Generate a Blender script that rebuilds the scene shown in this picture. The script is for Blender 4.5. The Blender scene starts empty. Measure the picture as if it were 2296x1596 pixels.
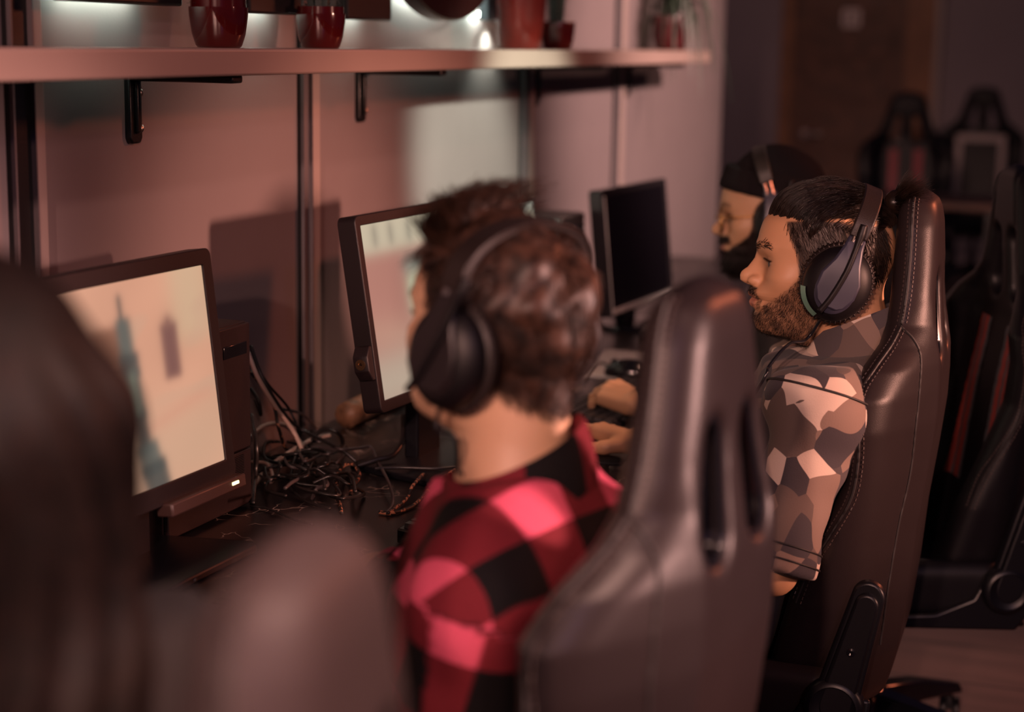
import bpy, math, random
import numpy as np
from mathutils import Vector, Matrix

# ---------------------------------------------------------------- camera
sc = bpy.context.scene
col = sc.collection
FPX, CX, CY = 3800.0, 1148.0, 798.0            # focal length and centre, in pixels of the 2296 x 1596 frame
CAM = np.array([0.0, 0.0, 1.45])
def _n(v):
    v = np.array(v, float)
    return v / np.linalg.norm(v)
_x = _n([2450 - CX, 680, FPX]); _z = _n([348, 20600, -FPX]); _z = _n(_z - _x * _z.dot(_x))
_cc = lambda v: np.array([v[0], v[1], -v[2]])
_X, _Z = _cc(_x), _cc(_z)
RW = np.stack([_X, np.cross(_Z, _X), _Z])       # camera axes -> room axes
def P(px, py, **k):
    """room point seen at a pixel, on a plane x= / y= / z= or at a depth d="""
    d = RW @ np.array([(px - CX) / FPX, -(py - CY) / FPX, -1.0])
    for a, n in (('x', 0), ('y', 1), ('z', 2)):
        if a in k:
            return CAM + d * ((k[a] - CAM[n]) / d[n])
    return CAM + d * k['d']

cam_d = bpy.data.cameras.new('camera'); cam = bpy.data.objects.new('camera', cam_d); col.objects.link(cam)
M = Matrix([list(RW[0]) + [CAM[0]], list(RW[1]) + [CAM[1]], list(RW[2]) + [CAM[2]], [0, 0, 0, 1]])
cam.matrix_world = M
cam_d.sensor_width = 36.0; cam_d.lens = FPX / 2296 * 36.0
cam_d.clip_start = 0.05; cam_d.clip_end = 60
cam_d.dof.use_dof = True; cam_d.dof.focus_distance = 2.66; cam_d.dof.aperture_fstop = 2.0
cam_d.dof.aperture_blades = 9
sc.camera = cam

# ---------------------------------------------------------------- world and lights
sc.view_settings.view_transform = 'Standard'; sc.view_settings.look = 'None'
sc.view_settings.gamma = 1.0; sc.view_settings.use_curve_mapping = False
sc.view_settings.exposure = 0.0
w = bpy.data.worlds.new('world'); sc.world = w; w.use_nodes = True
w.node_tree.nodes['Background'].inputs[0].default_value = (0.36, 0.34, 0.85, 1)
w.node_tree.nodes['Background'].inputs[1].default_value = 0.026

def area(name, loc, target, size, power, color, size_y=None, spread=180):
    d = bpy.data.lights.new(name, 'AREA'); o = bpy.data.objects.new(name, d); col.objects.link(o)
    d.shape = 'RECTANGLE' if size_y else 'DISK'; d.size = size
    if size_y: d.size_y = size_y
    d.energy = power; d.color = color; d.spread = math.radians(spread)
    o.location = loc
    o.rotation_euler = (Vector(target) - Vector(loc)).to_track_quat('-Z', 'Y').to_euler()
    return o
def spot(name, loc, target, radius, power, color, angle=60, blend=0.5):
    d = bpy.data.lights.new(name, 'SPOT'); o = bpy.data.objects.new(name, d); col.objects.link(o)
    d.shadow_soft_size = radius; d.energy = power; d.color = color; d.spot_size = math.radians(angle); d.spot_blend = blend
    o.location = loc
    o.rotation_euler = (Vector(target) - Vector(loc)).to_track_quat('-Z', 'Y').to_euler()
    return o
WARM = (1.0, 0.54, 0.44)
spot('ceiling_spot_rear', (-2.37, 0.01, 2.52), (2.9, 0.75, 1.02), 0.05, 500, WARM, 27, 0.8)
spot('ceiling_spot_row', (-2.7, 0.42, 2.50), (2.7, 0.42, 1.12), 0.07, 400, WARM, 24, 0.8)
spot('ceiling_spot_wall', (3.4, -1.6, 2.6), (5.7, 1.4, 1.15), 0.10, 1300, (1.0, 0.62, 0.54), 40, 0.9)  # added fill for the right part of the wall, no lamp known there
spot('ceiling_spot_rear_two', (-2.4, -1.55, 2.75), (3.3, 0.9, 1.25), 0.09, 210, (1.0, 0.53, 0.43), 30, 0.9)
spot('wall_lamp_aisle', (2.35, -2.8, 1.50), (2.72, 0.22, 1.02), 0.14, 900, (1.0, 0.46, 0.34), 21, 0.8)  # unseen spot, added low to rim the camouflage person's chair
spot('wall_lamp_aisle_two', (1.95, -2.6, 1.55), (1.66, 0.28, 1.10), 0.14, 950, (1.0, 0.54, 0.47), 19, 0.8)  # added to brighten the plaid person's chair back, no such lamp known
spot('ceiling_spot_side', (0.9, -0.9, 2.75), (0.92, 0.10, 1.1), 0.12, 420, (1.0, 0.56, 0.46), 36, 0.8)  # unseen helper, narrowed to light the top of the nearest chair
spot('ceiling_spot_desk', (3.15, 0.15, 2.8), (3.15, 0.86, 0.75), 0.08, 110, (1.0, 0.52, 0.36), 36, 0.8)  # put in to brighten the hands over the desk
spot('ceiling_spot_red', (5.6, -1.9, 2.5), (2.6, 0.4, 1.2), 0.16, 170, (1.0, 0.22, 0.10), 70, 0.8)
spot('ceiling_spot_violet', (-0.6, -1.4, 2.5), (1.8, 0.3, 1.0), 0.15, 22, (0.36, 0.34, 1.0), 70, 0.8)
spot('ceiling_spot_shelf_end', (6.7, 0.45, 2.9), (5.6, 1.3, 1.0), 0.05, 70, (1.0, 0.56, 0.44), 78, 0.8)
spot('ceiling_spot_floor', (4.9, -1.0, 2.9), (4.4, -0.15, 0.0), 0.12, 48, (1.0, 0.55, 0.45), 34, 0.8)  # extra spot added so the planks at lower right show
spot('sign_down_light', (3.95, 1.370, 1.500), (3.93, 1.370, 0.5), 0.006, 4, (0.85, 1.0, 0.84), 110, 0.8)  # added to strengthen the letters' glow, no separate lamp there
spot('ceiling_spot_cool', (2.3, -1.0, 2.35), (3.84, 1.4, 1.13), 0.07, 1000, (0.88, 1.0, 0.80), 14.5, 0.7)
spot('ceiling_spot_far', (9.4, 1.5, 2.9), (12.0, 1.6, 1.6), 0.15, 46, (1.0, 0.58, 0.46), 95, 0.9)  # added to lift the far wall and door, source unknown
# ---------------------------------------------------------------- object helpers
def tag(o, label=None, cat=None, group=None, kind=None):
    if label: o['label'] = label
    if cat: o['category'] = cat
    if group: o['group'] = group
    if kind: o['kind'] = kind
    return o
def empty(name, loc=(0, 0, 0), rz=0.0, label=None, cat=None, group=None, scale=1.0):
    o = bpy.data.objects.new(name, None); col.objects.link(o)
    o.location = loc; o.rotation_euler = (0, 0, rz); o.scale = (scale,) * 3; o.empty_display_size = 0.05
    return tag(o, label, cat, group)
def obj(name, geo, m, parent=None, bevel=0.0, seg=2, smooth=True, sharp=40, loc=None, attrs=None, subsurf=0):
    V, Fc = geo
    me = bpy.data.meshes.new(name)
    V = np.asarray(V, float).reshape(-1, 3)
    if loc is not None: V = V - np.asarray(loc)
    if isinstance(Fc, np.ndarray) and Fc.ndim == 2:
        nf, k = Fc.shape
        me.vertices.add(len(V)); me.vertices.foreach_set('co', V.astype(np.float32).ravel())
        me.loops.add(nf * k); me.loops.foreach_set('vertex_index', Fc.astype(np.int32).ravel())
        me.polygons.add(nf); me.polygons.foreach_set('loop_start', np.arange(0, nf * k, k, dtype=np.int32))
        me.update(calc_edges=True)
    else:
        me.from_pydata([tuple(v) for v in V], [], [tuple(int(i) for i in f) for f in Fc]); me.update()
    me.validate()
    if smooth:
        me.polygons.foreach_set('use_smooth', [True] * len(me.polygons))
        if sharp: me.set_sharp_from_angle(angle=math.radians(sharp))
    for a, c in (attrs or {}).items():
        ca = me.color_attributes.new(a, 'FLOAT_COLOR', 'POINT')
        c = np.asarray(c, np.float32)
        if c.shape[1] == 3: c = np.concatenate([c, np.ones((len(c), 1), np.float32)], 1)
        ca.data.foreach_set('color', c.ravel())
    for mm in (m if isinstance(m, (list, tuple)) else [m]): me.materials.append(mm)
    o = bpy.data.objects.new(name, me); col.objects.link(o)
    if loc is not None: o.location = loc
    if parent is not None: o.parent = parent
    if bevel:
        b = o.modifiers.new('bevel', 'BEVEL'); b.width = bevel; b.segments = seg; b.limit_method = 'ANGLE'; b.angle_limit = math.radians(35)
    if subsurf:
        s = o.modifiers.new('sub', 'SUBSURF'); s.levels = subsurf; s.render_levels = subsurf
    return o
def copy_tree(o, parent=None):
    c = o.copy(); col.objects.link(c)
    if parent is not None: c.parent = parent
    for ch in [x for x in bpy.data.objects if x.parent == o]: copy_tree(ch, c)
    return c
class G:
    """collects shapes into one (verts, faces)"""
    def __init__(s): s.v = []; s.f = []; s.n = 0
    def add(s, V, Fc, mtx=None):
        V = np.asarray(V, float).reshape(-1, 3)
        if mtx is not None:
            mtx = np.array(mtx); V = V @ mtx[:3, :3].T + mtx[:3, 3]
        s.v.append(V); s.f += [tuple(int(i) + s.n for i in f) for f in Fc]; s.n += len(V)
        return s
    def box(s, lo, hi, mtx=None):
        (a, b, c), (d, e, f) = lo, hi
        V = [(a, b, c), (d, b, c), (d, e, c), (a, e, c), (a, b, f), (d, b, f), (d, e, f), (a, e, f)]
        return s.add(V, [(0, 3, 2, 1), (4, 5, 6, 7), (0, 1, 5, 4), (1, 2, 6, 5), (2, 3, 7, 6), (3, 0, 4, 7)], mtx)
    def prism(s, poly, y0, y1, mtx=None):
        """outline in x,z extruded along y"""
        n = len(poly)
        V = [(x, y0, z) for x, z in poly] + [(x, y1, z) for x, z in poly]
        Fc = [tuple(range(n)), tuple(range(2 * n - 1, n - 1, -1))] + [(i, i + n, (i + 1) % n + n, (i + 1) % n) for i in range(n)]
        return s.add(V, Fc, mtx)
    def lathe(s, prof, n=32, mtx=None, sx=1.0, sy=1.0):
        V = []; Fc = []
        for r, z in prof:
            for i in range(n):
                a = 2 * math.pi * i / n; V.append((r * math.cos(a) * sx, r * math.sin(a) * sy, z))
        for j in range(len(prof) - 1):
            for i in range(n):
                k = (i + 1) % n; Fc.append((j * n + i, j * n + k, (j + 1) * n + k, (j + 1) * n + i))
        if prof[0][0] > 1e-6: Fc.append(tuple(range(n - 1, -1, -1)))
        if prof[-1][0] > 1e-6: Fc.append(tuple((len(prof) - 1) * n + i for i in range(n)))
        return s.add(V, Fc, mtx)
    def tube(s, path, r, n=8, closed=False, mtx=None, flat=None):
        path = np.asarray(path, float); m = len(path)
        r = np.full(m, r, float) if np.isscalar(r) else np.asarray(r, float)
        T = np.gradient(path, axis=0) if not closed else np.roll(path, -1, 0) - np.roll(path, 1, 0)
        T /= np.linalg.norm(T, axis=1)[:, None] + 1e-12
        u = np.cross(T[0], [0.0, 0, 1]);
        if np.linalg.norm(u) < 1e-3: u = np.cross(T[0], [1.0, 0, 0])
        u /= np.linalg.norm(u); V = []
        for i in range(m):
            u = u - T[i] * u.dot(T[i]); u /= np.linalg.norm(u) + 1e-12; b = np.cross(T[i], u)
            for k in range(n):
                a = 2 * math.pi * k / n
                V.append(path[i] + r[i] * (math.cos(a) * u + math.sin(a) * b))
        Fc = []
        for i in range(m if closed else m - 1):
            j = (i + 1) % m
            for k in range(n):
                l = (k + 1) % n; Fc.append((i * n + k, i * n + l, j * n + l, j * n + k))
        if not closed: Fc += [tuple(range(n - 1, -1, -1)), tuple((m - 1) * n + k for k in range(n))]
        return s.add(V, Fc, mtx)
    @property
    def geo(s): return (np.concatenate(s.v), s.f)
def spline(pts, n=12, closed=False):
    p = np.asarray(pts, float); out = []
    m = len(p); q = np.concatenate([[2 * p[0] - p[1]], p, [2 * p[-1] - p[-2]]]) if not closed else np.concatenate([p[-1:], p, p[:2]])
    for i in range(m if closed else m - 1):
        a, b, c, d = q[i], q[i + 1], q[i + 2], q[i + 3]
        for t in np.arange(n) / n:
            out.append(0.5 * (2 * b + (c - a) * t + (2 * a - 5 * b + 4 * c - d) * t * t + (3 * b - a - 3 * c + d) * t ** 3))
    if not closed: out.append(p[-1])
    return np.array(out)
def rrect(w, h, r, n=6, cx=0.0, cy=0.0):
    out = []
    for sx, sy, a0 in ((1, 1, 0), (-1, 1, 90), (-1, -1, 180), (1, -1, 270)):
        for i in range(n + 1):
            a = math.radians(a0 + 90 * i / n)
            out.append((cx + sx * (w / 2 - r) + r * math.cos(a), cy + sy * (h / 2 - r) + r * math.sin(a)))
    return out
def mtx(loc=(0, 0, 0), rx=0, ry=0, rz=0, s=1.0):
    return Matrix.Translation(loc) @ Matrix.Rotation(rz, 4, 'Z') @ Matrix.Rotation(ry, 4, 'Y') @ Matrix.Rotation(rx, 4, 'X') @ Matrix.Scale(s, 4)

# ---------------------------------------------------------------- materials
def mat(name, color, rough=0.5, metal=0.0, bump=None, vary=None, attr=None, emit=None, coat=0.0, sheen=0.0, spec=None, sss=0.0):
    m = bpy.data.materials.new(name); m.use_nodes = True; nt = m.node_tree; N = nt.nodes; L = nt.links
    b = N['Principled BSDF']; b.inputs['Base Color'].default_value = (*color, 1); b.inputs['Roughness'].default_value = rough
    b.inputs['Metallic'].default_value = metal; b.inputs['Coat Weight'].default_value = coat; b.inputs['Sheen Weight'].default_value = sheen
    if spec is not None: b.inputs['Specular IOR Level'].default_value = spec
    if sss:
        b.inputs['Subsurface Weight'].default_value = sss; b.inputs['Subsurface Radius'].default_value = (0.012, 0.005, 0.003); b.inputs['Subsurface Scale'].default_value = 0.6
    tc = N.new('ShaderNodeTexCoord')
    src = None
    if attr:
        a = N.new('ShaderNodeVertexColor'); a.layer_name = attr; src = a.outputs['Color']
    if vary:
        sc_, amt, det = vary
        n = N.new('ShaderNodeTexNoise'); n.inputs['Scale'].default_value = sc_; n.inputs['Detail'].default_value = det
        L.new(tc.outputs['Object'], n.inputs['Vector'])
        mr = N.new('ShaderNodeMapRange'); mr.inputs[1].default_value = 0.3; mr.inputs[2].default_value = 0.7; mr.inputs[3].default_value = 1 - amt; mr.inputs[4].default_value = 1 + amt
        L.new(n.outputs['Fac'], mr.inputs[0])
        mx = N.new('ShaderNodeVectorMath'); mx.operation = 'SCALE'
        if src: L.new(src, mx.inputs[0])
        else: mx.inputs[0].default_value = color
        L.new(mr.outputs[0], mx.inputs['Scale']); src = mx.outputs[0]
    if src and not emit: L.new(src, b.inputs['Base Color'])
    if bump:
        sc_, st, kind = bump
        n = N.new('ShaderNodeTexVoronoi' if kind == 'v' else 'ShaderNodeTexNoise'); n.inputs['Scale'].default_value = sc_
        L.new(tc.outputs['Object'], n.inputs['Vector'])
        bp = N.new('ShaderNodeBump'); bp.inputs['Strength'].default_value = st; bp.inputs['Distance'].default_value = 0.002
        L.new(n.outputs[0], bp.inputs['Height']); L.new(bp.outputs[0], b.inputs['Normal'])
    if emit:
        if attr: L.new(src, b.inputs['Emission Color'])
        else: b.inputs['Emission Color'].default_value = (*color, 1)
        b.inputs['Emission Strength'].default_value = emit
    return m

# ---------------------------------------------------------------- implicit surfaces
def seg(p, a, b, ra, rb):
    a = np.asarray(a, float); b = np.asarray(b, float); ab = b - a
    t = np.clip(((p - a) @ ab) / (ab @ ab), 0, 1)
    return np.linalg.norm(p - a - t[:, None] * ab, axis=1) - (ra + (rb - ra) * t)
def ell(p, c, r, R=None):
    q = p - np.asarray(c, float)
    if R is not None: q = q @ R
    r = np.asarray(r, float); k0 = np.linalg.norm(q / r, axis=1); k1 = np.linalg.norm(q / r ** 2, axis=1)
    return k0 * (k0 - 1) / (k1 + 1e-9)
def smin(a, b, k):
    h = np.clip(0.5 + 0.5 * (b - a) / k, 0, 1); return b + (a - b) * h - k * h * (1 - h)
def smax(a, b, k): return -smin(-a, -b, k)
def U(p, prims, k):
    d = None
    for q in prims:
        e = seg(p, *q[1:]) if q[0] == 's' else ell(p, *q[1:])
        d = e if d is None else smin(d, e, k)
    return d
def snet(f, lo, hi, h, proj=1, slack=1.5):
    lo = np.asarray(lo, float); hi = np.asarray(hi, float); B = 8
    nb = np.ceil(((hi - lo) / h + 1) / B).astype(int)
    ci = np.stack(np.meshgrid(*[np.arange(k) for k in nb], indexing='ij'), -1).reshape(-1, 3)
    fc = f(lo + (ci * B + B / 2 - 0.5) * h)
    act = np.abs(fc) < B * h * 0.87 * slack
    D = np.empty((len(ci), B, B, B), np.float32); D[:] = np.where(fc < 0, -1, 1)[:, None, None, None]
    off = np.stack(np.meshgrid(*[np.arange(B)] * 3, indexing='ij'), -1).reshape(-1, 3)
    ai = np.nonzero(act)[0]
    for k in range(0, len(ai), 400):
        s = ai[k:k + 400]; pts = (lo + (ci[s][:, None, :] * B + off[None]) * h).reshape(-1, 3)
        D[s] = f(pts).reshape(-1, B, B, B)
    D = D.reshape(nb[0], nb[1], nb[2], B, B, B).transpose(0, 3, 1, 4, 2, 5).reshape(nb * B)
    S = D < 0
    c8 = sum(S[i:S.shape[0] - 1 + i, j:S.shape[1] - 1 + j, k:S.shape[2] - 1 + k].astype(np.int8) for i in (0, 1) for j in (0, 1) for k in (0, 1))
    I = np.stack(np.nonzero((c8 > 0) & (c8 < 8)), 1)
    idx = np.full(c8.shape, -1, np.int32); idx[tuple(I.T)] = np.arange(len(I))
    cor = np.array([(i, j, k) for i in (0, 1) for j in (0, 1) for k in (0, 1)])
    vals = np.stack([D[tuple((I + c).T)] for c in cor], 1)
    acc = np.zeros((len(I), 3)); cnt = np.zeros(len(I))
    for a in range(8):
        for b in range(a + 1, 8):
            if abs(cor[a] - cor[b]).sum() == 1:
                va, vb = vals[:, a], vals[:, b]; m = (va < 0) != (vb < 0)
                t = np.where(m, va / np.where(m, va - vb, 1), 0)
                acc += np.where(m[:, None], cor[a] + t[:, None] * (cor[b] - cor[a]), 0); cnt += m
    V = lo + (I + acc / cnt[:, None]) * h
    quads = []
    for ax in range(3):
        sl0 = [slice(None)] * 3; sl1 = [slice(None)] * 3; sl0[ax] = slice(0, -1); sl1[ax] = slice(1, None)
        A, Bq = S[tuple(sl0)], S[tuple(sl1)]
        e = np.stack(np.nonzero(A != Bq), 1); o1, o2 = [(1, 2), (2, 0), (0, 1)][ax]
        ok = (e[:, o1] > 0) & (e[:, o2] > 0) & (e[:, o1] < c8.shape[o1]) & (e[:, o2] < c8.shape[o2]); e = e[ok]
        d1 = np.zeros(3, int); d1[o1] = 1; d2 = np.zeros(3, int); d2[o2] = 1
        q = np.stack([idx[tuple((e - d1 - d2).T)], idx[tuple((e - d2).T)], idx[tuple(e.T)], idx[tuple((e - d1).T)]], 1)
        fl = ~A[tuple(e.T)]; q[fl] = q[fl][:, ::-1]
        quads.append(q)
    Q = np.concatenate(quads); Q = Q[(Q >= 0).all(1)]
    for _ in range(proj):
        g, d = grad(f, V, h * 0.5); st = -(d / (np.sum(g * g, 1) + 1e-6))[:, None] * g
        ln = np.linalg.norm(st, axis=1)[:, None]; V = V + st * np.minimum(1, h * 0.7 / (ln + 1e-9))
    return V, Q
def grad(f, V, e):
    g = np.stack([(f(V + np.eye(3)[i] * e) - f(V - np.eye(3)[i] * e)) / (2 * e) for i in range(3)], 1)
    return g, f(V)
def cat_geo(*gs):
    n = 0; V = []; Q = []
    for v, q in gs: V.append(v); Q.append(q + n); n += len(v)
    return np.concatenate(V), np.concatenate(Q)
def strands(paths, r0, r1=0.3, sides=3):
    """paths (N,S,3) -> thin tapering tubes in one mesh"""
    N_, S_, _ = paths.shape
    T = np.gradient(paths, axis=1); T /= np.linalg.norm(T, axis=2, keepdims=True) + 1e-9
    u = np.cross(T, np.array([0.31, 0.52, 0.79])); u /= np.linalg.norm(u, axis=2, keepdims=True) + 1e-9
    b = np.cross(T, u); rr = np.linspace(1, r1, S_)[None, :, None] * (r0 if np.isscalar(r0) else np.asarray(r0)[:, None, None])
    ring = [paths + rr * (math.cos(a) * u + math.sin(a) * b) for a in np.arange(sides) * 2 * math.pi / sides]
    V = np.stack(ring, 2).reshape(-1, 3)
    base = (np.arange(N_)[:, None] * S_ + np.arange(S_ - 1)[None]) * sides
    Q = np.stack([np.stack([base + k, base + (k + 1) % sides, base + sides + (k + 1) % sides, base + sides + k], -1) for k in range(sides)], 2)
    return V, Q.reshape(-1, 4)
def vnoise(p, s, seed=0):
    """cheap smooth noise in -1..1"""
    r = np.random.RandomState(seed); o = np.zeros(len(p))
    for i in range(7):
        k = r.normal(size=3); k = k / np.linalg.norm(k) * s * r.uniform(0.6, 1.7); o += np.sin(p @ k + r.uniform(0, 6.28))
    return o / 3.2
# ---------------------------------------------------------------- room
WY = 1.40                                       # the long wall stands at y = WY
M_wall = mat('wall_paint', (0.180, 0.142, 0.143), 0.62, bump=(160, 0.05, 'n'), vary=(6, 0.03, 3))
M_wall2 = mat('far_wall_paint', (0.22, 0.175, 0.19), 0.7, vary=(2, 0.05, 3))
M_trim = mat('trim_grey', (0.11, 0.09, 0.095), 0.5)
M_trimlight = mat('trim_light', (0.30, 0.23, 0.21), 0.5)
M_shelf = mat('shelf_lacquer', (0.33, 0.235, 0.205), 0.36, vary=(5, 0.04, 4))
M_black = mat('black_metal', (0.006, 0.006, 0.007), 0.32, bump=(300, 0.1, 'n'))
M_wood = mat('brown_wood', (0.10, 0.042, 0.024), 0.5, vary=(9, 0.35, 4))
M_frame = mat('door_frame_wood', (0.20, 0.085, 0.04), 0.5, vary=(7, 0.2, 4))

def floor_mat():
    m = mat('floor_planks', (0.1, 0.06, 0.05), 0.42); nt = m.node_tree; N = nt.nodes; L = nt.links; b = N['Principled BSDF']
    tc = N.new('ShaderNodeTexCoord'); mp = N.new('ShaderNodeMapping'); mp.inputs['Rotation'].default_value = (0, 0, math.pi / 2)
    br = N.new('ShaderNodeTexBrick'); br.inputs['Scale'].default_value = 1.0; br.inputs['Brick Width'].default_value = 1.6; br.inputs['Row Height'].default_value = 0.26
    br.inputs['Mortar Size'].default_value = 0.004; br.inputs['Color1'].default_value = (0.15, 0.092, 0.078, 1); br.inputs['Color2'].default_value = (0.11, 0.066, 0.058, 1); br.inputs['Mortar'].default_value = (0.03, 0.018, 0.016, 1)
    L.new(tc.outputs['Object'], mp.inputs[0]); L.new(mp.outputs[0], br.inputs[0])
    n = N.new('ShaderNodeTexNoise'); n.inputs['Scale'].default_value = 3; n.inputs['Detail'].default_value = 5
    mp2 = N.new('ShaderNodeMapping'); mp2.inputs['Scale'].default_value = (6, 0.8, 1); L.new(tc.outputs['Object'], mp2.inputs[0]); L.new(mp2.outputs[0], n.inputs['Vector'])
    mr = N.new('ShaderNodeMapRange'); mr.inputs[1].default_value = 0.3; mr.inputs[2].default_value = 0.7; mr.inputs[3].default_value = 0.75; mr.inputs[4].default_value = 1.25; L.new(n.outputs[0], mr.inputs[0])
    v = N.new('ShaderNodeVectorMath'); v.operation = 'SCALE'; L.new(br.outputs[0], v.inputs[0]); L.new(mr.outputs[0], v.inputs['Scale']); L.new(v.outputs[0], b.inputs['Base Color'])
    return m
tag(obj('floor', G().box((-5, -4.5, -0.06), (13, 3.2, 0.0)).geo, floor_mat(), smooth=False), kind='structure')
tag(obj('wall_left', G().box((-1.5, WY, 0), (6.81, WY + 0.16, 3.2)).geo, M_wall, bevel=0.006), kind='structure')
tag(obj('wall_back', G().box((12.0, 2.06, 0), (12.15, 3.2, 3.2)).box((12.0, 1.02, 2.10), (12.15, 2.06, 3.2)).box((12.0, -4.5, 0), (12.15, 1.02, 3.2)).geo, M_wall2, smooth=False), kind='structure')
# vertical joint strips on the long wall
for i, (x0, x1, x2) in enumerate(((1.995, 2.044, 2.068), (2.905, 2.941, 2.977), (4.224, 4.262, 4.316), (5.143, 5.18, 5.245))):
    t = tag(empty('trim_%d' % (i + 1), (x0, WY, 0.69)), kind='structure')
    obj('channel', G().box((0, -0.006, 0), (x1 - x0, 0.004, 2.4)).geo, M_black if i == 0 else M_trim, t, smooth=False)  # first channel is black, its shade put into the colour
    obj('channel_lip', G().box((-0.004, -0.014, 0), (0.0, 0.004, 2.4)).box((x1 - x0 - 0.003, -0.014, 0), (x1 - x0, 0.004, 2.4)).geo, M_trim, t, smooth=False)
    obj('joint_gap', G().box((-0.005, -0.0075, 0), (0.0, 0.002, 2.4)).geo, M_black, t, smooth=False)
    obj('batten', G().box((x1 - x0, -0.012, 0), (x2 - x0, 0.004, 2.4)).geo, M_trimlight, t, bevel=0.002)
# door in the far wall
d = tag(empty('door_1', (12.0, 1.57, 0)), kind='structure')
obj('door_leaf', G().box((-0.005, -0.37, 0.0), (0.035, 0.41, 2.07)).geo, M_wood, d, bevel=0.004)
g = G()
for k in range(6): g.box((-0.012, -0.27, 0.15 + k * 0.31), (0.0, 0.30, 0.40 + k * 0.31))
obj('door_panels', g.geo, M_wood, d, bevel=0.006)
obj('door_frame', G().box((-0.03, 0.40, 0), (0.06, 0.49, 2.12)).box((-0.03, -0.55, 0), (0.06, -0.36, 2.12)).box((-0.03, -0.55, 2.06), (0.06, 0.49, 2.16)).geo, M_frame, d, bevel=0.004)
obj('door_casing', G().box((-0.05, -0.60, 0), (0.0, -0.551, 2.2)).geo, M_trimlight, d, bevel=0.004)
obj('door_handle', G().tube([(-0.005, 0.30, 0.86), (-0.05, 0.30, 0.86), (-0.055, 0.29, 0.86), (-0.055, 0.18, 0.86)], 0.010).lathe([(0.026, -0.006), (0.026, 0.006)], 20, mtx((-0.008, 0.30, 0.86), ry=math.pi / 2)).geo, mat('handle_metal', (0.55, 0.45, 0.4), 0.35, 1.0), d)
# restroom plate on the door, two figures on a pale square
pl = empty('door_sign', (11.982, 1.586, 1.655), label='small pale square plate with two figures on the far brown door', cat='sign')
obj('plate', G().box((-0.004, -0.062, -0.062), (0.004, 0.062, 0.062)).geo, mat('plate_white', (0.62, 0.5, 0.46), 0.5), pl, bevel=0.003)
g = G()
for y in (-0.024, 0.026):
    g.lathe([(0.011, -0.001), (0.011, 0.002)], 14, mtx((-0.005, y, 0.036), ry=math.pi / 2))
    w_ = 0.020 if y < 0 else 0.012
    g.add([(-0.0065, y - 0.012, 0.022), (-0.0065, y + 0.012, 0.022), (-0.0065, y + w_, -0.014), (-0.0065, y - w_, -0.014)], [(0, 1, 2, 3)])
    for q in (-0.006, 0.006): g.box((-0.0065, y + q - 0.004, -0.046), (-0.004, y + q + 0.004, -0.013))
obj('figures', g.geo, mat('plate_grey', (0.16, 0.12, 0.12), 0.5), pl, smooth=False)

# ---------------------------------------------------------------- shelf
SF, ST, SB = 1.20, 1.435, 1.395
sh = tag(obj('wall_shelf', G().box((0.4, SF, SB), (5.62, WY - 0.045, ST)).geo, M_shelf, bevel=0.004), 'long pale wall shelf running above the monitors', 'shelf')
for i, (x, lab) in enumerate(((2.315, 'black L-shaped shelf bracket nearest the camera'), (3.185, 'black L-shaped shelf bracket right of the first, beside the middle wall strip'), (4.345, 'small black shelf bracket right beside the third wall strip'), (5.29, 'farthest black shelf bracket, below the spider plant'))):
    b = empty('shelf_bracket', (x, WY, SB), label=lab, cat='bracket', group='black brackets under the wall shelf')
    h = 0.018
    g = G(); ol = [(-h, -0.10), (-h + 0.006, -0.108), (h - 0.006, -0.108), (h, -0.10), (h, 0.0), (-h, 0.0)]
    obj('wall_leg', g.prism(ol, -0.010, 0.001).geo, M_black, b, bevel=0.003)
    obj('arm', G().box((-h, -0.185, -0.012), (h, -0.008, 0.0005)).geo, M_black, b, bevel=0.004)
    obj('ridge', G().box((-0.006, -0.016, -0.092), (0.006, -0.009, -0.004)).geo, M_black, b, bevel=0.003)
    for z in (-0.03, -0.085): obj('screw', G().lathe([(0.006, 0), (0.006, 0.002), (0.003, 0.004), (0, 0.0045)], 12, mtx((0.012, -0.010, z), rx=math.pi / 2)).geo, mat('screw_steel', (0.5, 0.45, 0.42), 0.3, 1.0), b)

# ---------------------------------------------------------------- back-lit letters above the shelf
M_letter = mat('sign_face', (0.010, 0.007, 0.008), 0.42, bump=(30, 0.05, 'n'))
M_letterg = mat('sign_face_gloss', (0.022, 0.010, 0.010), 0.22)
M_led = mat('led_cool', (0.80, 1.0, 0.84), 0.5, emit=55.0)
M_ledhi = mat('led_cool_bright', (0.82, 1.0, 0.86), 0.5, emit=75.0)
def letter(lab, geo, face, led, hi=False):
    o = empty('sign_letter', (0, 0, 0), label=lab, cat='sign letter', group='dark back-lit letters above the shelf')
    obj('letter_body', geo, face, o, bevel=0.004)
    obj('led_strip', led, M_ledhi if hi else M_led, o, smooth=False)
def slab(x0, x1, z0, z1, y0=1.345, y1=1.378): return [(x0, z0), (x1, z0), (x1, z1), (x0, z1)]
letter('dark back-lit letter at the left with a wide flat foot', G().prism([(2.066, 1.497), (2.376, 1.497), (2.376, 1.56), (2.15, 1.56), (2.15, 1.9), (2.066, 1.9)], 1.340, 1.372).geo, M_letter, G().box((2.12, 1.374, 1.512), (2.32, 1.379, 1.518)).geo)
letter('dark back-lit letter standing between the two low red pots', G().prism(slab(2.60, 2.80, 1.492, 1.9), 1.340, 1.372).geo, M_letter, G().box((2.63, 1.374, 1.508), (2.78, 1.379, 1.514)).geo)
letter('dark straight back-lit letter just right of the second low pot', G().prism(slab(3.00, 3.215, 1.489, 1.9), 1.340, 1.372).geo, M_letter, G().box((3.05, 1.374, 1.505), (3.18, 1.379, 1.511)).geo)
ring = []
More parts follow.
